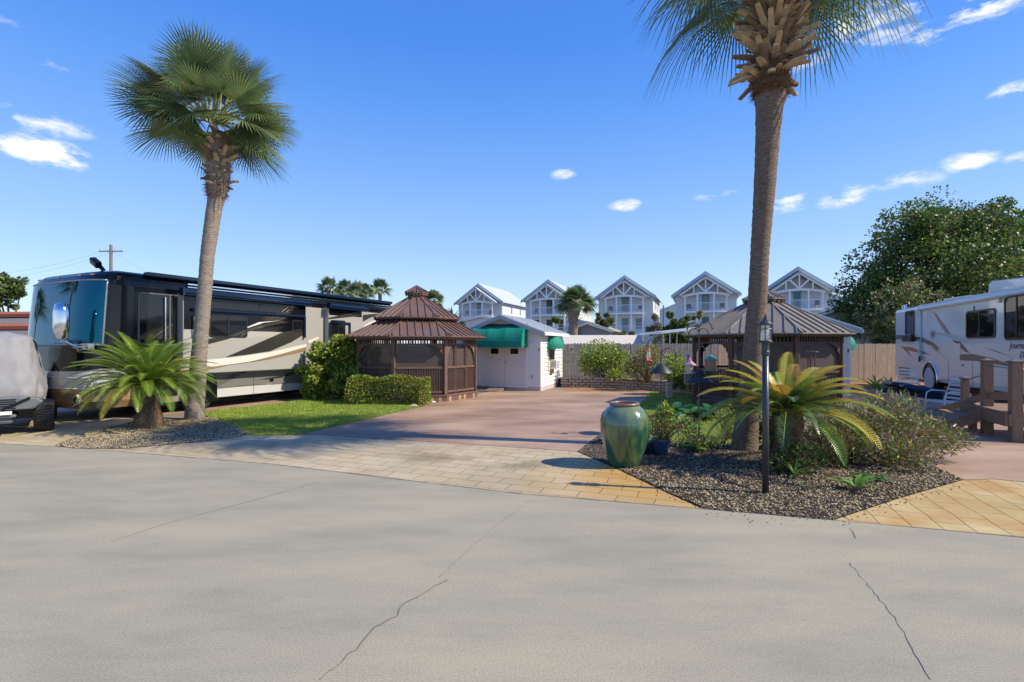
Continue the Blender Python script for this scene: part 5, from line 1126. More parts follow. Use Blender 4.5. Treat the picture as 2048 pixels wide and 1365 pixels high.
# loft: outline at height z (x right, -y front)
lv=[(.62,.04,.0,.04),(.72,.05,.02,.05),(1.05,.0,-.03,.12),(1.5,-.09,-.15,.12),(1.80,-.15,-.25,.14),(1.88,-.2,-.35,.16),(1.98,-.5,-.7,.2)]
b=MB(); N=48; rows=[]
for (z,ox,fy,rr_) in lv:
    hw=.72+ox+ (0.04); row=[]
    for j in range(N):
        a=2*PI*j/N; c,s=math.cos(a),math.sin(a); e=2/5
        x=-.78+hw*math.copysign(abs(c)**e,c); y=1.35+(1.35+fy)*math.copysign(abs(s)**e,s)
        wv=.018*math.sin(j*2.1+z*3)*(1.8-z)+.012*math.sin(j*.9+z*7); row.append((x*(1)+wv*c,y+wv*s,z+ (.05*math.sin(j*.7) if z<.7 else 0)+(.0 if z<.7 else .02*math.sin(j*.5))))
    rows.append(row)
vs=[p for r in rows for p in r]; b.add(vs,[(i*N+j,i*N+(j+1)%N,(i+1)*N+(j+1)%N,(i+1)*N+j) for i in range(len(rows)-1) for j in range(N)]+[tuple(range((len(rows)-1)*N,len(rows)*N))])
o=b.build('fabric_cover',CV,t,smooth=True); sm=o.modifiers.new('s','SUBSURF'); sm.levels=1; sm.render_levels=2
tx=bpy.data.textures.new('folds','CLOUDS'); tx.noise_scale=.22; tx.noise_depth=3; dm_=o.modifiers.new('d','DISPLACE'); dm_.texture=tx; dm_.strength=.10; dm_.mid_level=.5
GP_=mat('grey_plastic',(.12,.135,.15),.5)
b=MB(); b.slaby([(-1.45,.50),(-.1,.50),(.02,.62),(-.05,.70),(-.3,.74),(-1.25,.74),(-1.5,.70),(-1.57,.62)],-.22,.12); fr_=b.build('front_grille',GP_,t,bevel=.02)
b=MB()
for i in range(5): b.bb(-1.2,-.35,-.235,-.221,.53+i*.04,.545+i*.04)
for sg in (-1,1): b.bar((-.78+sg*.25,-.235,.52),(-.78+sg*.62,-.235,.72),.04)
b.build('grille_bars',BLK,fr_)
b=MB(); b.bb(-1.15,-.40,-.30,-.18,.42,.485); lb=b.build('light_bar',mat('white_lens',(.75,.77,.8),.15,coat=1),t,bevel=.01); b=MB(); b.bb(-1.2,-.35,-.26,-.05,.36,.415); b.bb(-1.15,-.4,-.2,.1,.25,.36); b.build('skid_plate',GP_,t,bevel=.02)
for x in (-1.55,.02):
    wheel('wheel',t,(x,.32,.31),.31,.30,.18,BLK); wheel('wheel',t,(x,2.35,.31),.31,.30,.18,BLK)
    b=MB(); b.bar((x,.32,.31),(-.78,.3,.34),.05); b.bar((x,.28,.36),(-.78,.25,.5),.05); b.tube([(x*.6-.3,.25,.38),(x*.6-.3,.25,.75)],.045,8); b.build('suspension_arm',METAL,t)
b=MB(); b.tube([(-.8,-.2,.34),(-.5,-.35,.22),(-.2,-.3,.18),(-.05,-.1,.3),(-.3,-.25,.26),(-.7,-.3,.3)],.006,5); b.build('winch_cable',BLK,t)
b=MB(); b.bb(-1.5,-.06,.1,2.6,.3,.66); b.build('chassis',BLK,t)
# ---------------------------------------------------------------- near things
# glazed urn
P=G(1249,932); t=thing('glazed_urn','big green glazed ceramic urn with a brown rim at the bed corner','urn',P)
m=mat('green_glaze',(.10,.20,.13),.13,coat=1); n_,l_=nodes_of(m); bs=n_['Principled BSDF']
tcn=n_.new('ShaderNodeTexCoord'); nz1=n_.new('ShaderNodeTexNoise'); nz1.inputs['Scale'].default_value=5.0; nz1.inputs['Detail'].default_value=7; mp1=n_.new('ShaderNodeMapping'); mp1.inputs['Scale'].default_value=(2.2,2.2,.6); l_.new(tcn.outputs['Object'],mp1.inputs[0]); l_.new(mp1.outputs[0],nz1.inputs['Vector'])
r1=n_.new('ShaderNodeValToRGB'); el=r1.color_ramp.elements; el[0].position=.32; el[0].color=(.008,.055,.058,1); el[1].position=.70; el[1].color=(.17,.20,.075,1); e=el.new(.45); e.color=(.025,.09,.045,1); e=el.new(.56); e.color=(.07,.14,.05,1); l_.new(nz1.outputs[0],r1.inputs[0])
sz=n_.new('ShaderNodeSeparateXYZ'); l_.new(tcn.outputs['Object'],sz.inputs[0]); mr=n_.new('ShaderNodeMapRange'); mr.inputs['From Min'].default_value=.55; mr.inputs['From Max'].default_value=.85; mr.inputs['To Max'].default_value=.75; l_.new(sz.outputs['Z'],mr.inputs[0]); mx=n_.new('ShaderNodeMix'); mx.data_type='RGBA'; mx.inputs[7].default_value=(.19,.23,.13,1); l_.new(mr.outputs[0],mx.inputs[0]); l_.new(r1.outputs[0],mx.inputs[6]); l_.new(mx.outputs[2],bs.inputs['Base Color'])
bn=n_.new('ShaderNodeTexNoise'); bn.inputs['Scale'].default_value=28; mp2=n_.new('ShaderNodeMapping'); mp2.inputs['Scale'].default_value=(1,1,4); l_.new(tcn.outputs['Object'],mp2.inputs[0]); l_.new(mp2.outputs[0],bn.inputs['Vector']); bp=n_.new('ShaderNodeBump'); bp.inputs['Strength'].default_value=.28; bp.inputs['Distance'].default_value=.01; l_.new(bn.outputs[0],bp.inputs['Height']); l_.new(bp.outputs[0],bs.inputs['Normal'])
b=MB(); prof=[(.185,0),(.205,.02),(.245,.12),(.29,.26),(.325,.40),(.345,.54),(.345,.64),(.318,.74),(.262,.815),(.205,.855),(.19,.868),(.175,.86),(.18,.80),(.2,.6)]; b.lathe(prof,48); b.build('vessel',m,t,smooth=True)
b=MB(); b.tube([(.19*math.cos(a),.19*math.sin(a),.878) for a in np.linspace(0,2*PI,41)],.024,10,False); b.build('rim',mat('brown_rim',(.20,.11,.07),.35,coat=.5),t,smooth=True)
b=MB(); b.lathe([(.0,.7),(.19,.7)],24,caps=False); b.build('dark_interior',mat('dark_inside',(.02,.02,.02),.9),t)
# lamp post
P=G(1531,990); t=thing('lamp_post','dark metal lamp post with a glass lantern standing in the right gravel bed','street lamp',P); BZ=mat('dark_post',(.04,.043,.05),.35,bump=.1,bscale=80)
zt=1.735; b=MB(); b.tube([(0,0,0),(0,0,zt-.12)],.036,18); b.build('post',BZ,t,smooth=True); b=MB(); b.lathe([(.042,zt-.14),(.045,zt-.13),(.045,zt-.10),(.04,zt-.09),(.04,zt-.01),(.075,zt),(.078,zt+.012),(.06,zt+.02)],20); b.build('collar',BZ,t,smooth=False)
b=MB(); 
for k in range(6): a=PI/3*k; b.bar((.066*math.cos(a),.066*math.sin(a),zt+.012),(.062*math.cos(a),.062*math.sin(a),zt+.205),.008)
for z in (zt+.155,zt+.02): b.tube([(.068*math.cos(a),.068*math.sin(a),z) for a in np.linspace(0,2*PI,25)],.005,6,False)
b.build('cage',BZ,t)
CG=bpy.data.materials.new('clear_glass'); CG.use_nodes=True; bb_=CG.node_tree.nodes['Principled BSDF']; bb_.inputs['Base Color'].default_value=(.9,.93,.95,1); bb_.inputs['Roughness'].default_value=.05; bb_.inputs['Alpha'].default_value=.28; bb_.inputs['Specular IOR Level'].default_value=.9
b=MB(); b.lathe([(.058,zt+.02),(.056,zt+.2)],20,caps=False); b.build('glass',CG,t,smooth=True)
b=MB(); b.lathe([(.018,zt+.02),(.018,zt+.09),(.03,zt+.11),(.032,zt+.15),(.012,zt+.18)],14); b.build('bulb',mat('bulb_white',(.8,.78,.7),.4,trans=.3),t,smooth=True)
b=MB(); b.lathe([(.078,zt+.20),(.080,zt+.212),(.05,zt+.245),(.03,zt+.26),(.026,zt+.272),(.014,zt+.28),(.018,zt+.29),(.016,zt+.302),(.006,zt+.312),(.010,zt+.322),(.003,zt+.335)],20); b.build('cap',BZ,t,smooth=False)
# baffle poles and shepherd hooks
def hook(b,base,z,dx,dy,r,drop): 
    pts=[Vector(base)+Vector((0,0,z))]
    for k in range(13):
        a=PI*k/12*1.08; pts.append(Vector(base)+Vector((dx*r*(1-math.cos(a)),dy*r*(1-math.cos(a)),z+.12+r*1.1*math.sin(a))))
    pts.append(pts[-1]+Vector((dx*.02,dy*.02,.04))); b.tube(pts,.0075,6); return pts[-2]
CONE=mat('black_baffle',(.022,.024,.03),.45,var=.2,vscale=6)
def bpole(lab,px,py,apy,bw,topy,hooks):
    P=G(px,py); Yd=P.y; t=thing('feeder_pole',lab,'feeder pole',P); za=W(px,Yd,apy).z; zt=W(px,Yd,topy).z
    b=MB(); b.tube([(0,0,0),(0,0,zt)],.011,8); ends=[hook(b,(0,0,0),z,dx,dy,r,0) for (z,dx,dy,r) in hooks(Yd)]; b.build('pole',BZ,t)
    rr_=bw*Yd/F; b=MB(); b.lathe([(.013,za+.01),(.03,za),(rr_,za-rr_*.78),(rr_*1.02,za-rr_*.82),(rr_*.98,za-rr_*.80),(.02,za-.02)],32,caps=False); b.build('baffle_cone',CONE,t,smooth=True); return P,ends
H1=lambda Yd:[(W(0,Yd,705).z,-.96,.2,.13),(W(0,Yd,726).z,.97,-.1,.14)]
pA,eA=bpole('black pole with a cone baffle and two hooks, nearer the shed',1322,873,727,24,700,H1)
H2=lambda Yd:[(W(0,Yd,682).z,-.97,.1,.085),(W(0,Yd,682).z,.97,.1,.085),(W(0,Yd,672).z,-.8,.5,.10),(W(0,Yd,672).z,.8,-.5,.11),(W(0,Yd,715).z,.9,.2,.06)]
pB,eB=bpole('black pole with a cone baffle and a cluster of hooks, nearer the tall palm',1398,891,742,27,660,H2)
TG=mat('feeder_teal',(.06,.26,.20),.5); PK=mat('feeder_pink',(.62,.30,.32),.5); SEED=mat('seed',(.28,.17,.09),.9,var=.3,vscale=60)
c=W(1421,8.5,712); t=thing('bird_feeder','round bird feeder with a green conical roof hanging from the clustered hooks','bird feeder',c); b=MB(); b.lathe([(.005,.02),(.12,-.065),(.12,-.07),(.0,-.05)],24); b.build('roof',TG,t); b=MB(); b.lathe([(.095,-.07),(.095,-.24)],24); b.build('seed_tube',SEED,t); b=MB(); b.lathe([(.0,-.26),(.115,-.255),(.12,-.235),(.11,-.235),(.09,-.245)],24); b.build('tray',TG,t); b=MB(); b.tube([(0,0,.02),(0,0,.16),(-.01,0,.30)],.006,5); b.build('hanger',BZ,t)
c=W(1379,8.6,722); t=thing('bird_feeder','pink roofed lantern-shaped bird feeder hanging left of the tall palm','bird feeder',c); b=MB(); b.lathe([(.012,.06),(.02,.03),(.03,.0),(.11,-.06),(.12,-.08),(.0,-.07)],4); b.v=[(x,y,z) for x,y,z in b.v]; b.build('roof',PK,t); b=MB(); b.lathe([(.075,-.08),(.065,-.20)],4); b.build('seed_box',mat('seed_window',(.45,.40,.25),.3,coat=.5),t); b=MB(); b.lathe([(.10,-.20),(.105,-.22),(.0,-.22)],4); b.bar((-.08,0,-.22),(-.08,0,-.40),.012); b.bar((.08,0,-.22),(.08,0,-.40),.012); b.bar((-.08,0,-.4),(.08,0,-.4),.012); b.build('perch_tray',PK,t); b=MB(); b.tube([(0,0,.06),(0,0,.2)],.004,5); b.build('hanger',BZ,t)
c=W(1297,9.3,722); RDm=mat('feeder_red',(.6,.02,.02),.3,coat=.6); t=thing('hummingbird_feeder','red flower-shaped hummingbird feeder hanging in front of the shrubs','bird feeder',c); b=MB()
for k in range(5): a=2*PI*k/5; b.lathe([(.0,-.03),(.028,-.01),(.03,.01),(.0,.02)],8,(.04*math.cos(a),.04*math.sin(a),0))
b.build('red_base',RDm,t,smooth=True); b=MB(); b.lathe([(.02,.02),(.035,.05),(.035,.15),(.02,.18)],14); b.build('bottle',CG,t,smooth=True); b=MB(); b.lathe([(.0,.18),(.035,.185),(.03,.22),(0,.23)],12); b.build('pink_cap',mat('feeder_pink2',(.65,.15,.25),.4),t); b=MB(); b.tube([(0,0,.22),(0,0,.38)],.004,5); b.build('hanger',BZ,t)
# birdhouse on the fence, tube feeder, wind chime, solar box
c=W(1143,21.7,698); t=thing('birdhouse','small weathered birdhouse fixed on the grey fence','birdhouse',c); BHm=mat('birdhouse_wood',(.38,.32,.26),.8,var=.2); b=MB(); b.bb(-.09,.09,-.1,.1,-.18,.05); b.build('box',BHm,t); b=MB(); b.slaby([(-.15,.05),(.15,.05),(0,.17)],-.14,.12); b.build('roof',BHm,t); b=MB(); b.tube([(0,-.101,-.05),(0,-.104,-.05)],.03,12); b.build('hole',BLK,t); b=MB(); b.bb(-.02,.02,.1,.14,-.3,.0); b.build('bracket',BHm,t)
c=W(1624,11.6,705); t=thing('wind_chime','brown wooden wind chime hanging at the front of the open gazebo','wind chime',c); b=MB(); b.lathe([(0,0),(.13,0),(.13,.025),(0,.03)],20); b.build('top_disc',BRWN,t)
for k in range(5): a=2*PI*k/5; b=MB(); b.tube([(.08*math.cos(a),.08*math.sin(a),-.05),(.08*math.cos(a),.08*math.sin(a),-.42)],.013,8); b.build('chime_tube',mat('chime_brown',(.12,.08,.06),.4,metal=.5),t)
b=MB(); b.tube([(0,0,.03),(0,0,.22)],.005,4); b.build('cord',BZ,t)
c=W(1375,16,712); t=thing('tube_feeder','grey tube bird feeder hanging in front of the grey fence','bird feeder',c); b=MB(); b.lathe([(.05,0),(.05,-.45)],12); b.build('tube',METAL,t); b=MB(); b.lathe([(0,.06),(.12,0),(.05,-.0)],14); b.build('cap',METAL,t); b=MB(); b.lathe([(.09,-.45),(.09,-.47),(0,-.47)],14); b.build('tray',METAL,t); b=MB(); b.tube([(0,0,-.47),(0,0,-1.9)],.02,6); b.build('stake',METAL,t)
c=G(1338,797); t=thing('yard_box','tan planter box standing before the block wall','planter',(c.x,c.y,0)); b=MB(); b.bb(-.08,.08,-.08,.08,0,.45); b.build('box',mat('tan_box',(.5,.38,.27),.8,var=.1),t); b=MB(); b.bb(-.10,.10,-.10,.10,.451,.49); b.build('rim',mat('tan_box',(.5,.38,.27),.8,var=.1),t)
# blue pot with dry plant
P=G(1322,912); t=thing('flower_pot','blue plastic flower pot with a dark leggy plant right of the urn','plant pot',P); b=MB(); b.lathe([(.09,0),(.13,.18),(.145,.24),(.15,.26),(.135,.26),(.12,.2)],24); b.build('pot',mat('blue_plastic',(.03,.06,.14),.35,coat=.4),t,smooth=True)
P2=G(1297,908); t=thing('flower_pot','darker blue pot tucked behind the urn','plant pot',P2); b=MB(); b.lathe([(.12,0),(.15,.2),(.155,.24),(.14,.24)],24); b.build('pot',mat('blue_plastic_dark',(.015,.03,.08),.35,coat=.4),t,smooth=True); b=MB(); b.lathe([(.0,.2),(.14,.2)],20,caps=False); b.build('potting_soil',SOIL,t)
# little spot light
P=G(1273,927); t=thing('spotlight','small white garden spotlight at the foot of the urn','spotlight',P); b=MB(); b.tube([(0,0,.0),(.02,0,.06),(.06,.02,.13)],[.015,.028,.035],12); b.build('housing',METAL,t,smooth=True); b=MB(); b.tube([(0,0,-.03),(0,0,.02)],.008,6); b.build('stake',BZ,t)
c=G(1326,850); t=thing('bollard_light','short dark garden bollard beside the back lawn','garden light',c); b=MB(); b.tube([(0,0,0),(0,0,.42)],.045,14); b.build('post',BZ,t); b=MB(); b.lathe([(.05,.42),(.06,.44),(.02,.47)],14); b.build('cap',BZ,t)
# ---------------------------------------------------------------- deck
t=thing('wooden_deck','low weathered wooden landing with posts and steps beside the white motorhome','deck',(0,0,0)); 
def post_at(px,py,topy,w,nm='post'):
    p=G(px,py); zt=W(px,p.y,topy).z; b=MB(); M=Matrix.Rotation(RZ,3,'Z'); b.box((p.x,p.y,(zt-.03)/2),(w,w,zt-.03),M); o=b.build(nm,DECKW,t,bevel=.006); b=MB(); b.box((p.x,p.y,zt-.02),(w+.05,w+.05,.025),M)
    hw=(w+.03)/2; q=[M@Vector(v) for v in ((-hw,-hw,0),(hw,-hw,0),(hw,hw,0),(-hw,hw,0))]; b.add([v+Vector((p.x,p.y,zt-.007)) for v in q]+[Vector((p.x,p.y,zt+.04))],[(0,1,4),(1,2,4),(2,3,4),(3,0,4)]); b.build('post_cap',mat('post_cap',(.12,.09,.08),.5),o); return p
pA=post_at(2031,885,722,.15); pB=post_at(1974,868,720,.15); pC=post_at(1930,848,755,.12); pD=post_at(2060,850,748,.12)
Rv=Vector((.936,-.351,0)); Dv=Vector((.351,.936,0)); fz=.52
b=MB(); c0=pA+Dv*-.02
for i in range(11):
    a=c0-Rv*.12+Dv*(.07+.145*i); 
    b.bar(a+Vector((0,0,fz))-Rv*.05,a+Rv*2.4+Vector((0,0,fz)),.138,.035)
b.build('floor_boards',DECKW,t)
b=MB(); b.bar(c0-Rv*.12+Dv*-.03+Vector((0,0,fz-.13)),c0+Rv*2.4-Dv*.03+Vector((0,0,fz-.13)),.04,.22); b.bar(c0-Rv*.14+Dv*-.03+Vector((0,0,fz-.13)),c0-Rv*.14+Dv*1.6+Vector((0,0,fz-.13)),.04,.22); b.build('rim_joist',DECKW,t)
b=MB(); b.bar(pA+Vector((0,0,.80)),pB+Vector((0,0,.74)),.04,.14); b.bar(pB+Vector((0,0,.74)),pC-Rv*.4+Vector((0,0,.28)),.04,.13); b.build('side_rail',DECKW,t)
b=MB()
for i in range(2):
    q=pB-Rv*(.32+.28*i)+Dv*.3; b.box(q+Vector((0,0,.34-.16*i)),(.3,1.0,.04),Matrix.Rotation(RZ,3,'Z'))
b.bar(pB-Rv*.05+Dv*-.15+Vector((0,0,.42)),pB-Rv*.85+Dv*-.15+Vector((0,0,.06)),.04,.2); b.build('steps',DECKW,t)
b=MB(); b.tube([pC+Vector((0,0,.95)),pB+Vector((0,0,1.16)),],.018,8); b.tube([pB+Vector((0,0,1.33)),pA+Vector((0,0,1.28))+Rv*.1,pA+Rv*1.2+Vector((0,0,1.1))],.018,8); b.build('hand_rail',METAL,t)
for q in (c0+Rv*.0+Dv*1.5,c0+Rv*1.2,c0+Rv*2.3): b=MB(); b.box(q+Vector((0,0,.25)),(.1,.1,.5)); b.build('leg',DECKW,t)
# ---------------------------------------------------------------- patio chairs and cushions
ALU=mat('pale_blue_metal',(.50,.56,.62),.35); NVY=mat('navy_cushion',(.006,.018,.045),.75,bump=.3,bscale=12)
def patio_chair(lab,loc,rot):
    t=thing('patio_chair',lab,'chair',loc,rot,'metal strap patio chairs')
    for sx in (-.27,.27):
        b=MB(); pts=[(sx,-.28,0),(sx,-.25,.38),(sx,-.22,.56),(sx,-.1,.62),(sx,.18,.60),(sx,.24,.58)]; b.tube(pts,.014,8); b.build('armrest',ALU,t,smooth=True)
        b=MB(); b.tube([(sx,-.26,.36),(sx,.18,.33),(sx,.30,.0)],.014,8); b.build('leg',ALU,t,smooth=True)
        b=MB(); b.tube([(sx*.9,.16,.34),(sx*.9,.30,.7),(sx*.88,.38,.95)],.014,8); b.build('back_frame',ALU,t,smooth=True)
    b=MB()
    for i in range(6): q=i/5; b.bb(-.245,.245,.185+.19*q-.004,.185+.19*q+.004,.42+.50*q,.475+.50*q)
    b.build('back_straps',ALU,t); b=MB()
    for i in range(7): y=-.24+.065*i; b.bb(-.27,.27,y,y+.045,.345,.352)
    b.build('seat_straps',ALU,t); return t
c=G(1905,836); patio_chair('pale metal strap chair beside the deck steps, facing left',(c.x,c.y+.2,0),RZ-1.2)
c=G(1832,805); patio_chair('pale metal strap chair farther back by the wheel of the white motorhome',(c.x,c.y+.3,0),RZ-.3)
def cushion(lab,c,size,rot,tilt=0):
    b=MB(); n=10; sx,sy,sz=size; vs=[]
    for s in (1,-1):
        for i in range(n+1):
            for j in range(n+1):
                u,v=i/n*2-1,j/n*2-1; h=(1-abs(u)**4)*(1-abs(v)**4); vs.append((u*sx/2,v*sy/2,s*sz/2*h**.5))
    m=(n+1)**2; b.add(vs,[(i*(n+1)+j,(i+1)*(n+1)+j,(i+1)*(n+1)+j+1,i*(n+1)+j+1) for i in range(n) for j in range(n)]+[(m+i*(n+1)+j,m+i*(n+1)+j+1,m+(i+1)*(n+1)+j+1,m+(i+1)*(n+1)+j) for i in range(n) for j in range(n)])
    o=b.build('cushion',NVY,None,smooth=True); o.location=c; o.rotation_euler=(0,tilt,rot); tag(o,lab,'cushion','navy cushions on the patio furniture'); return o
t=thing('footstool','low metal footstool under navy cushions at the left end of the patio set','stool',G(1790,812),RZ)
for sx in (-.3,.3):
    for sy in (-.25,.25): b=MB(); b.tube([(sx,sy,0),(sx*.9,sy*.9,.34)],.014,6); b.build('leg',ALU,t)
b=MB(); b.bb(-.3,.3,-.25,.25,.34,.37); b.build('top',ALU,t)
p=G(1790,812); cushion('lower navy cushion lying on the footstool',(p.x,p.y,.43),(.75,.6,.14),RZ); cushion('upper navy cushion piled tilted over the footstool',(p.x+.15,p.y,.58),(.8,.55,.16),RZ,.12)
t=thing('lounge_chair','low metal lounger under a navy pad between the patio chairs','lounger',G(1872,822),RZ-.25)
for sx in (-.6,.6):
    for sy in (-.3,.3): b=MB(); b.tube([(sx,sy,0),(sx*.95,sy,.3)],.015,6); b.build('leg',ALU,t)
b=MB(); b.bar((-.85,-.3,.3),(.85,-.3,.3),.03); b.bar((-.85,.3,.3),(.85,.3,.3),.03)
for i in range(12): b.bb(-.8+i*.14,-.74+i*.14,-.3,.3,.30,.31)
b.build('frame',ALU,t)
p=G(1872,822); cushion('long navy lounger pad',(p.x,p.y,.40),(1.3,.62,.17),RZ-.25,.06); cushion('plump navy cushion piled on the left end of the lounger pad',(p.x-.3,p.y+.15,.55),(.9,.55,.18),RZ-.25,.18)
# ---------------------------------------------------------------- shrubs, hedges and trees
P=G(655,806)+Vector((0,.9,0)); 
bush('broadleaf_shrub','tall rounded yellow-green shrub between the motorhome and the hedge','shrub',P,[(0,0,.70,1.0,.8,.70),(-.15,0,1.3,.7,.6,.5),(.15,0,1.65,.42,.4,.42),(.85,.1,1.2,.48,.45,.5),(-.65,0,.5,.5,.5,.48)],15000,.12,.036,[GY,GN,GO,GR,GD],[.55,.30,.08,.02,.05],None,clump=34,r0=.04)
hP=G(770,812); b_h=[]
t_h=thing('hedge','clipped boxy hedge with pinkish flower tips in front of the screened gazebo','hedge',(hP.x,hP.y+.42,0),-.06)
def hedge_fill(par,L,Dp,H,n,mats,prob):
    P=rng.uniform(-1,1,(n,3)); k=rng.integers(0,3,n); q=rng.integers(0,2,n)*2-1
    for i in range(n):
        if rng.random()<.75: P[i,k[i]]=q[i]*rng.uniform(.86,1.0)
    P=P*(1-.10*np.abs(P[:,[1,2,0]])**4*np.abs(P)**3); D=P/np.linalg.norm(P,axis=1)[:,None]
    P=P*np.array([L/2,Dp/2,H/2])+np.array([0,0,H/2]); P+=.045*np.sin(P[:,[1,2,0]]*5+P[:,[2,0,1]]*3); P[:,2]=np.maximum(P[:,2],.03)
    leafmesh('foliage',P,D,.055,.018,mats,par,mi=rng.choice(len(mats),n,p=prob),up=.2)
hedge_fill(t_h,2.35,.85,.80,15000,[GN,GY,GR,GD,PINKF],[.44,.32,.10,.11,.03]); b=MB(); 
for i in range(14): x=-1+i*.155; b.tube([(x,0,0),(x+rnd.uniform(-.1,.1),rnd.uniform(-.2,.2),.6)],[.02,.008],5)
b.build('stems',BARK,t_h)
def flowers(par,blobs,n,s,m,nm='flowers',hi=.95):
    V=[];vol=1
    for i in range(n):
        bl=blobs[rnd.randrange(len(blobs))]; d=unit(1)[0]; p=np.array(bl[:3])+d*np.array(bl[3:])*hi
        if p[2]<.05: continue
        for k in range(5):
            a=2*PI*k/5; V.append((p,np.array([math.cos(a),math.sin(a),.4])*s))
    P=np.array([v[0] for v in V]); D=np.array([v[1] for v in V]); D_=D/np.linalg.norm(D,axis=1)[:,None]
    sd=np.cross(D_,np.array([0,0,1.])); sd/=np.linalg.norm(sd,axis=1)[:,None]; Q=np.stack([P,P+D*.6+sd*s*.35,P+D,P+D*.6-sd*s*.35],1); raw(nm,Q,np.arange(4*len(P)),m,par)
# flowering shrubs at the fence
def loose(name,label,cat,loc,blobs,n,L,Wd,mats,prob,fl=None,group=None,ns=40,stemr=.012,spread=1):
    t=bush(name,label,cat,loc,blobs,n,L,Wd,mats,prob,None,group,shell=.15,r0=.02,up=.5)
    b=MB()
    for i in range(ns):
        bl=blobs[rnd.randrange(len(blobs))]; d=unit(1)[0]; p=Vector(bl[:3])+Vector(d*np.array(bl[3:]))*1.05; p.z=max(.2,p.z); q=Vector((bl[0]*.6+rnd.uniform(-.1,.1),bl[1]*.6,0)); m=q.lerp(p,.5)+Vector((0,0,.12)); b.tube([q,m,p],[stemr,stemr*.7,stemr*.3],4)
    b.build('twigs',mat('twig',(.16,.13,.07),.8),t)
    if fl: flowers(t,blobs,fl[1],fl[2],fl[0])
    return t
p=W(1218,20.0,760); loose('flowering_shrub','large loose shrub with small yellow flowers in the raised bed by the grey fence','shrub',(p.x,20.6,.3),[(-.2,0,.95,1.0,.6,.7),(.5,0,.7,.8,.6,.55),(-.6,0,.6,.6,.5,.45),(.3,-.6,.1,.5,.35,.4)],4600,.10,.03,[GY,GN,GO],[.42,.40,.18],(YELF,60,.045))
p=W(1300,18.6,760); loose('flowering_shrub','leggy reddish-twigged shrub with yellow blooms above the block wall','shrub',(p.x,19.0,.3),[(0,0,.7,.7,.5,.6),(-.5,0,.5,.4,.4,.4),(.1,0,1.15,.45,.4,.3)],2000,.09,.022,[GY,GO,GR],[.35,.45,.2],(YELF,70,.05))
p=W(1358,16.8,760); loose('leafy_shrub','upright leafy green shrub right of the hummingbird feeder','shrub',(p.x,17.2,.2),[(0,0,.7,.5,.5,.6),(.35,0,.45,.5,.5,.45)],1900,.10,.028,[GN,GY],[.6,.4])
# broad leaved plants near the lawn
def broad(label,loc,n,L,Wd,m,group=None,name='broadleaf_plant',up=.6,arch=.5,cat='plant'):
    t=thing(name,label,cat,loc,0,group); V=[];Fq=[];b=MB()
    for i in range(n):
        a=i*2.4+rnd.uniform(-.3,.3); e=rnd.uniform(.1,1.2)*up; h=Vector((math.cos(a),math.sin(a),0)); l=L*rnd.uniform(.7,1.15); pt=Vector((0,0,.03)); pts=[]; el=e+.5
        for k in range(7): pts.append(pt.copy()); el-=arch/3; pt=pt+(h*math.cos(el)+Vector((0,0,1))*math.sin(el))*l/6
        s=Vector((-h.y,h.x,0)); base=len(V)
        for k,q in enumerate(pts):
            w_=Wd*math.sin(PI*min(.98,(k+.35)/6.6))**.7; V+=[q-s*w_+Vector((0,0,w_*.35)),q,q+s*w_+Vector((0,0,w_*.35))]
        for k in range(6): o=base+3*k; Fq+=[(o,o+1,o+4,o+3),(o+1,o+2,o+5,o+4)]
    o=raw('leaves',[tuple(v) for v in V],Fq,m,t,smooth=True); b.tube([(0,0,0),(0,0,.08)],.03,6); b.build('stem',BARK,t); return t
BRD1=leafm('broad_green',(.035,.11,.03),(.07,.19,.05),.3,.35,4); BRD2=leafm('broad_light',(.12,.25,.04),(.2,.34,.06),.3,.35,4)
for i,(px,py,n,L,w_,m,lab) in enumerate(((1350,835,16,.55,.11,BRD1,'large dark broadleaf plant behind the back lawn, nearest the driveway'),(1390,842,14,.6,.12,BRD1,'large dark broadleaf plant between the two feeder poles'),(1362,858,12,.42,.08,BRD2,'light green broadleaf plant catching the sun on the back lawn edge'),(1425,838,16,.5,.09,BRD1,'dark broadleaf plant just left of the tall palm foot'),(1392,905,12,.25,.04,BRD2,'small leafy seedling at the foot of the feeder pole'))): broad(lab,G(px,py),n,L,w_,m)
broad('bright green strap-leaved plant at the foot of the tan fence',(W(1752,17,760).x,17,0.15),34,.75,.035,BRD2,name='strap_leaf_plant',up=.9)
broad('second strap-leaved clump right beside the first, by the motorhome rear',(W(1785,17.5,760).x,17.6,0.1),20,.6,.035,BRD2,name='strap_leaf_plant',up=.9)
broad('grassy green clump under the right shrubs at the street bed edge',G(1712,985),12,.3,.03,BRD2,name='strap_leaf_plant',up=.6); broad('thin spiky tuft behind the lamp post foot',G(1590,960),9,.28,.012,BRD2,name='strap_leaf_plant',up=1.1); broad('flattened dark strap leaves lying at the front of the right bed',G(1745,962),12,.26,.03,BRD1,name='strap_leaf_plant',up=.15)
broad('tiny single grass tuft in the gravel right of the lamp post',G(1607,985),6,.16,.008,BRD2,name='strap_leaf_plant',up=1.2)
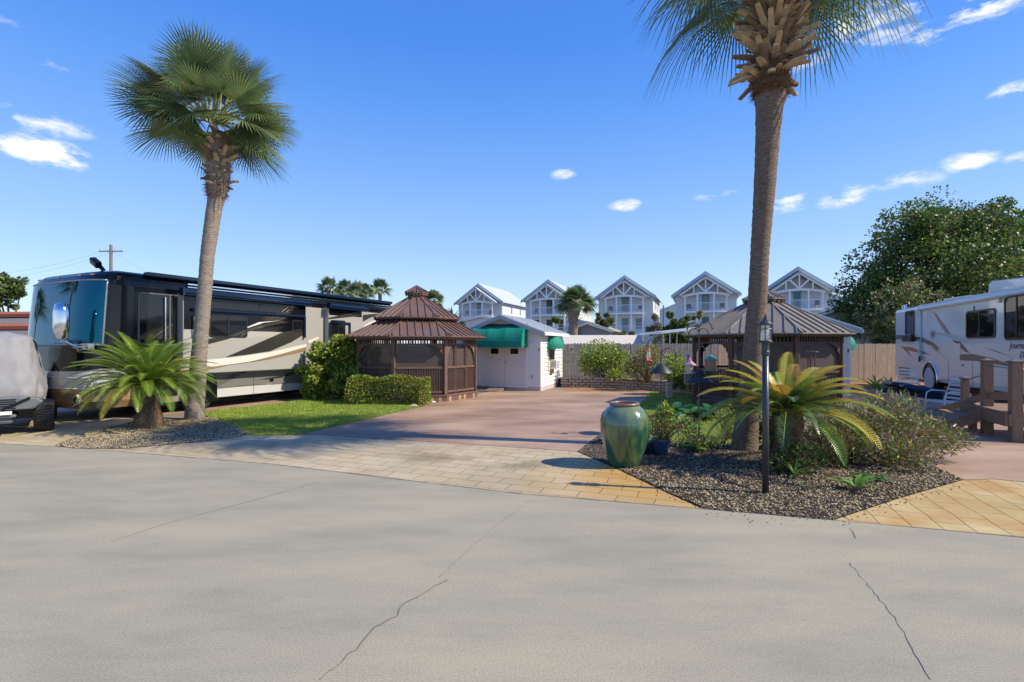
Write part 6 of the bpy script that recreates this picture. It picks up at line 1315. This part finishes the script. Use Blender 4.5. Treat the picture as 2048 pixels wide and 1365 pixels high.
# leggy plant in pot
p=G(1322,912); loose('potted_shrub','dark narrow-leaved leggy plant growing from the blue pot','shrub',(p.x,p.y,.18),[(0,0,.25,.2,.2,.25),(-.15,0,.2,.25,.2,.22),(.35,0,.28,.3,.2,.16)],480,.085,.010,[GD,GR,GN],[.6,.25,.15],ns=22,stemr=.005)
p=G(1325,898); loose('small_shrub','bright little shrub climbing the feeder pole behind the pot','shrub',p,[(0,0,.3,.16,.16,.3),(.03,0,.62,.12,.1,.14)],420,.08,.02,[GN,GY],[.6,.4],ns=14,stemr=.006)
p=G(1420,900); loose('small_shrub','low scraggly green plants between the urn bed and the tall palm','shrub',p,[(0,0,.08,.5,.3,.09),(-.3,-.1,.08,.3,.3,.10),(-.25,.1,.18,.15,.12,.16)],330,.08,.014,[GN,GD,GO],[.5,.3,.2],ns=30,stemr=.005)
p=G(1462,880); loose('small_shrub','thin yellowish shrub standing on the lawn side of the tall palm','shrub',p,[(0,0,.35,.28,.2,.32),(-.2,0,.42,.2,.15,.15)],420,.055,.010,[GY,GO],[.6,.4],ns=40,stemr=.004)
# purple flowering ruellia mass
RB=[(0,0,.42,.75,.6,.42),(.75,.1,.5,.7,.55,.42),(1.25,.1,.42,.65,.5,.36),(-.45,-.1,.3,.5,.5,.32),(.5,-.5,.25,.7,.4,.25),(1.75,.05,.36,.38,.35,.22),(1.0,.3,.85,.5,.4,.28),(.3,.5,.6,.6,.4,.35)]
p=G(1690,925); RBl=[tuple(c*.88 for c in q) for q in RB]
loose('ruellia_shrub','wide airy shrub with narrow leaves and purple flowers right of the lamp post','shrub',p,RBl,7600,.105,.010,[GO,GN,GR,GB,GY],[.36,.22,.11,.26,.05],(PURF,80,.03),ns=240,stemr=.005)
p=G(1600,948); loose('trailing_plant','dark leafy undergrowth around the cycad trunk','shrub',p,[(0,0,.2,.34,.22,.2),(-.2,-.05,.12,.25,.2,.12)],700,.08,.014,[GD,GN,GO],[.7,.15,.15],ns=30,stemr=.005)
# vine at palm foot
p=G(1560,905)+Vector((0,.25,0)); loose('fern_clump','dark ferny clump at the foot of the cycad and palm trunks','plant',p,[(0,0,.3,.25,.22,.32),(.1,0,.5,.15,.15,.15)],900,.09,.02,[GN,GD,GY],[.45,.35,.2],ns=12)
# trees
def tree(name,label,px,Yd,blobs,nl,L,Wd,mats,prob,group=None,r0=.16,cat='tree',up=.15,shell=.45):
    """blobs in photo px: (px,py,rx,ry) at depth Yd"""
    cx=(px-1024)/F*Yd; t=thing(name,label,cat,(cx,Yd,0),0,group); PP=[];DD=[]; tips=[]; tot=sum(b_[2]*b_[3] for b_ in blobs)
    for (bx,by,rx,ry) in blobs:
        c=W(bx,Yd,by); c=(c.x-cx,rnd.uniform(-.3,.3)*rx*Yd/F,c.z); r=(rx*Yd/F,(rx+ry)/2*Yd/F,ry*Yd/F); tips.append(c)
        k=int(nl*bx*0+nl*rx*ry/tot); nsub=max(3,int(rx*ry/75)); 
        for s in range(nsub):     # sub clumps on the blob
            d=unit(1)[0]; cc=np.array(c)+d*np.array(r)*rnd.uniform(.3,1.0); rr_=np.array(r)*rnd.uniform(.12,.32); p,dd=ell(cc,rr_,max(4,k//nsub),.3); PP.append(p); DD.append(dd)
    P=np.concatenate(PP); D=np.concatenate(DD); kz=P[:,2]>.1; P=P[kz]; D=D[kz]; nb=len(P); leafmesh('crown',P,D,L,Wd,mats,t,mi=rng.choice(len(mats),nb,p=prob),up=up)
    b=MB(); top=max(q[2] for q in tips)*.55; b.tube([(0,0,-.05),(.05,0,top*.5),(0,0,top)],[r0,r0*.8,r0*.55],10)
    for q in tips: a=Vector((0,0,top*.6)); q=Vector(q); b.tube([a,a.lerp(q,.5)+Vector((0,0,.1)),q],[r0*.45,r0*.3,r0*.1],6)
    b.build('trunk',BARK,t,smooth=True); return t
tree('broadleaf_tree','huge dense dark green tree towering behind the white motorhome',1880,30,[(1880,560,150,130),(1800,480,80,70),(1905,460,110,75),(1990,450,90,60),(1760,560,75,75),(1735,620,60,60),(2030,540,90,110),(1850,640,120,70),(1960,620,120,80),(2130,560,110,140)],80000,.19,.065,[GD,GN,GO,GB],[.42,.40,.15,.03],r0=.5,shell=.6)
tree('flowering_tree','smaller tan-tinged tree standing in front of the huge dark tree',1800,26,[(1800,610,62,55),(1765,650,50,45),(1840,640,45,40),(1810,580,25,22),(1770,700,50,40)],8000,.17,.05,[GO,GB,GN,GD],[.42,.2,.2,.18],r0=.14)
tree('broadleaf_tree','dark green round tree between the middle white houses',1350,42,[(1350,650,24,24),(1345,675,26,22),(1368,640,12,12),(1340,635,10,10)],3600,.26,.08,[GD,GN],[.6,.4],r0=.15)
tree('olive_tree','thin tan-leaved tree left of the dark round tree',1308,40,[(1308,650,14,24),(1312,680,20,20)],1500,.2,.05,[GB,GO],[.5,.5],r0=.1)
tree('leafy_bush','bushy tree top at the foot of the middle white house',1210,41,[(1210,645,22,18),(1196,636,10,8)],1500,.22,.06,[GO,GN],[.6,.4],r0=.1)
tree('leafy_bush','low green bush top over the ridge of the long white shed',1255,34,[(1262,668,26,10),(1240,672,16,8)],1100,.16,.05,[GN,GO],[.6,.4],r0=.08)
tree('leafy_bush','sparse bush left of the small fan palm',1110,44,[(1112,650,16,18),(1122,665,14,14)],1000,.22,.05,[GO,GN],[.5,.5],r0=.1)
tree('leafy_bush','green bushes under the carport roof',1360,29,[(1362,678,30,18),(1392,672,20,18)],1900,.18,.05,[GN,GD],[.6,.4],r0=.1)
tree('leafy_bush','pale green bush before the house left of the tall palm',1398,46,[(1398,638,16,12)],600,.2,.05,[GO,GY],[.6,.4],r0=.08)
tree('broadleaf_tree','rounded dark tree above the lodge at the far left edge',20,62,[(20,575,38,24),(-10,580,40,30),(45,585,18,16),(0,600,50,24)],4200,.42,.14,[GN,GD,GO],[.4,.35,.25],r0=.35)
t=broad('spiky yucca-like palm top behind the gazebo roof',(W(905,36,640).x,36,W(0,36,640).z-.6),40,1.6,.05,[BRD1],name='yucca',up=1.1)
b=MB(); b.tube([(0,0,-(W(0,36,640).z-.6)),(0,0,.1)],.14,8); b.build('trunk',BARK,t)
tree('leafy_bush','dark leafy bush behind the right side of the screened gazebo',918,30,[(915,655,12,14)],500,.2,.05,[GN,GD],[.5,.5],r0=.08)
# trees off to the left of the frame, seen reflected in the windshield of the black motorhome
for x,y,h,lab in ((-25,11.2,6.2,'fan palm left of the frame, reflected large in the windshield'),(-31,15.5,5.0,'shorter fan palm left of the frame, reflected low in the windshield')):
    fan_palm('cabbage_palm',lab,(x,y,0),[((x,y,0),.22),((x,y,h-1),.18),((x,y,h),.24)],(x,y,h+.1),1.9,26,20,[PF1,PF2,PF3],[.6,.37,.03],bootn=0,low=-.4,droop=.5,lw=.04)
tree('broadleaf_tree','low spreading tree left of the frame, reflected at the bottom of the windshield',1024,30,[(1024,650,90,45),(940,660,60,35),(1110,660,60,35)],3000,.4,.13,[GD,GN],[.6,.4],r0=.25).location=(-36,11,0)
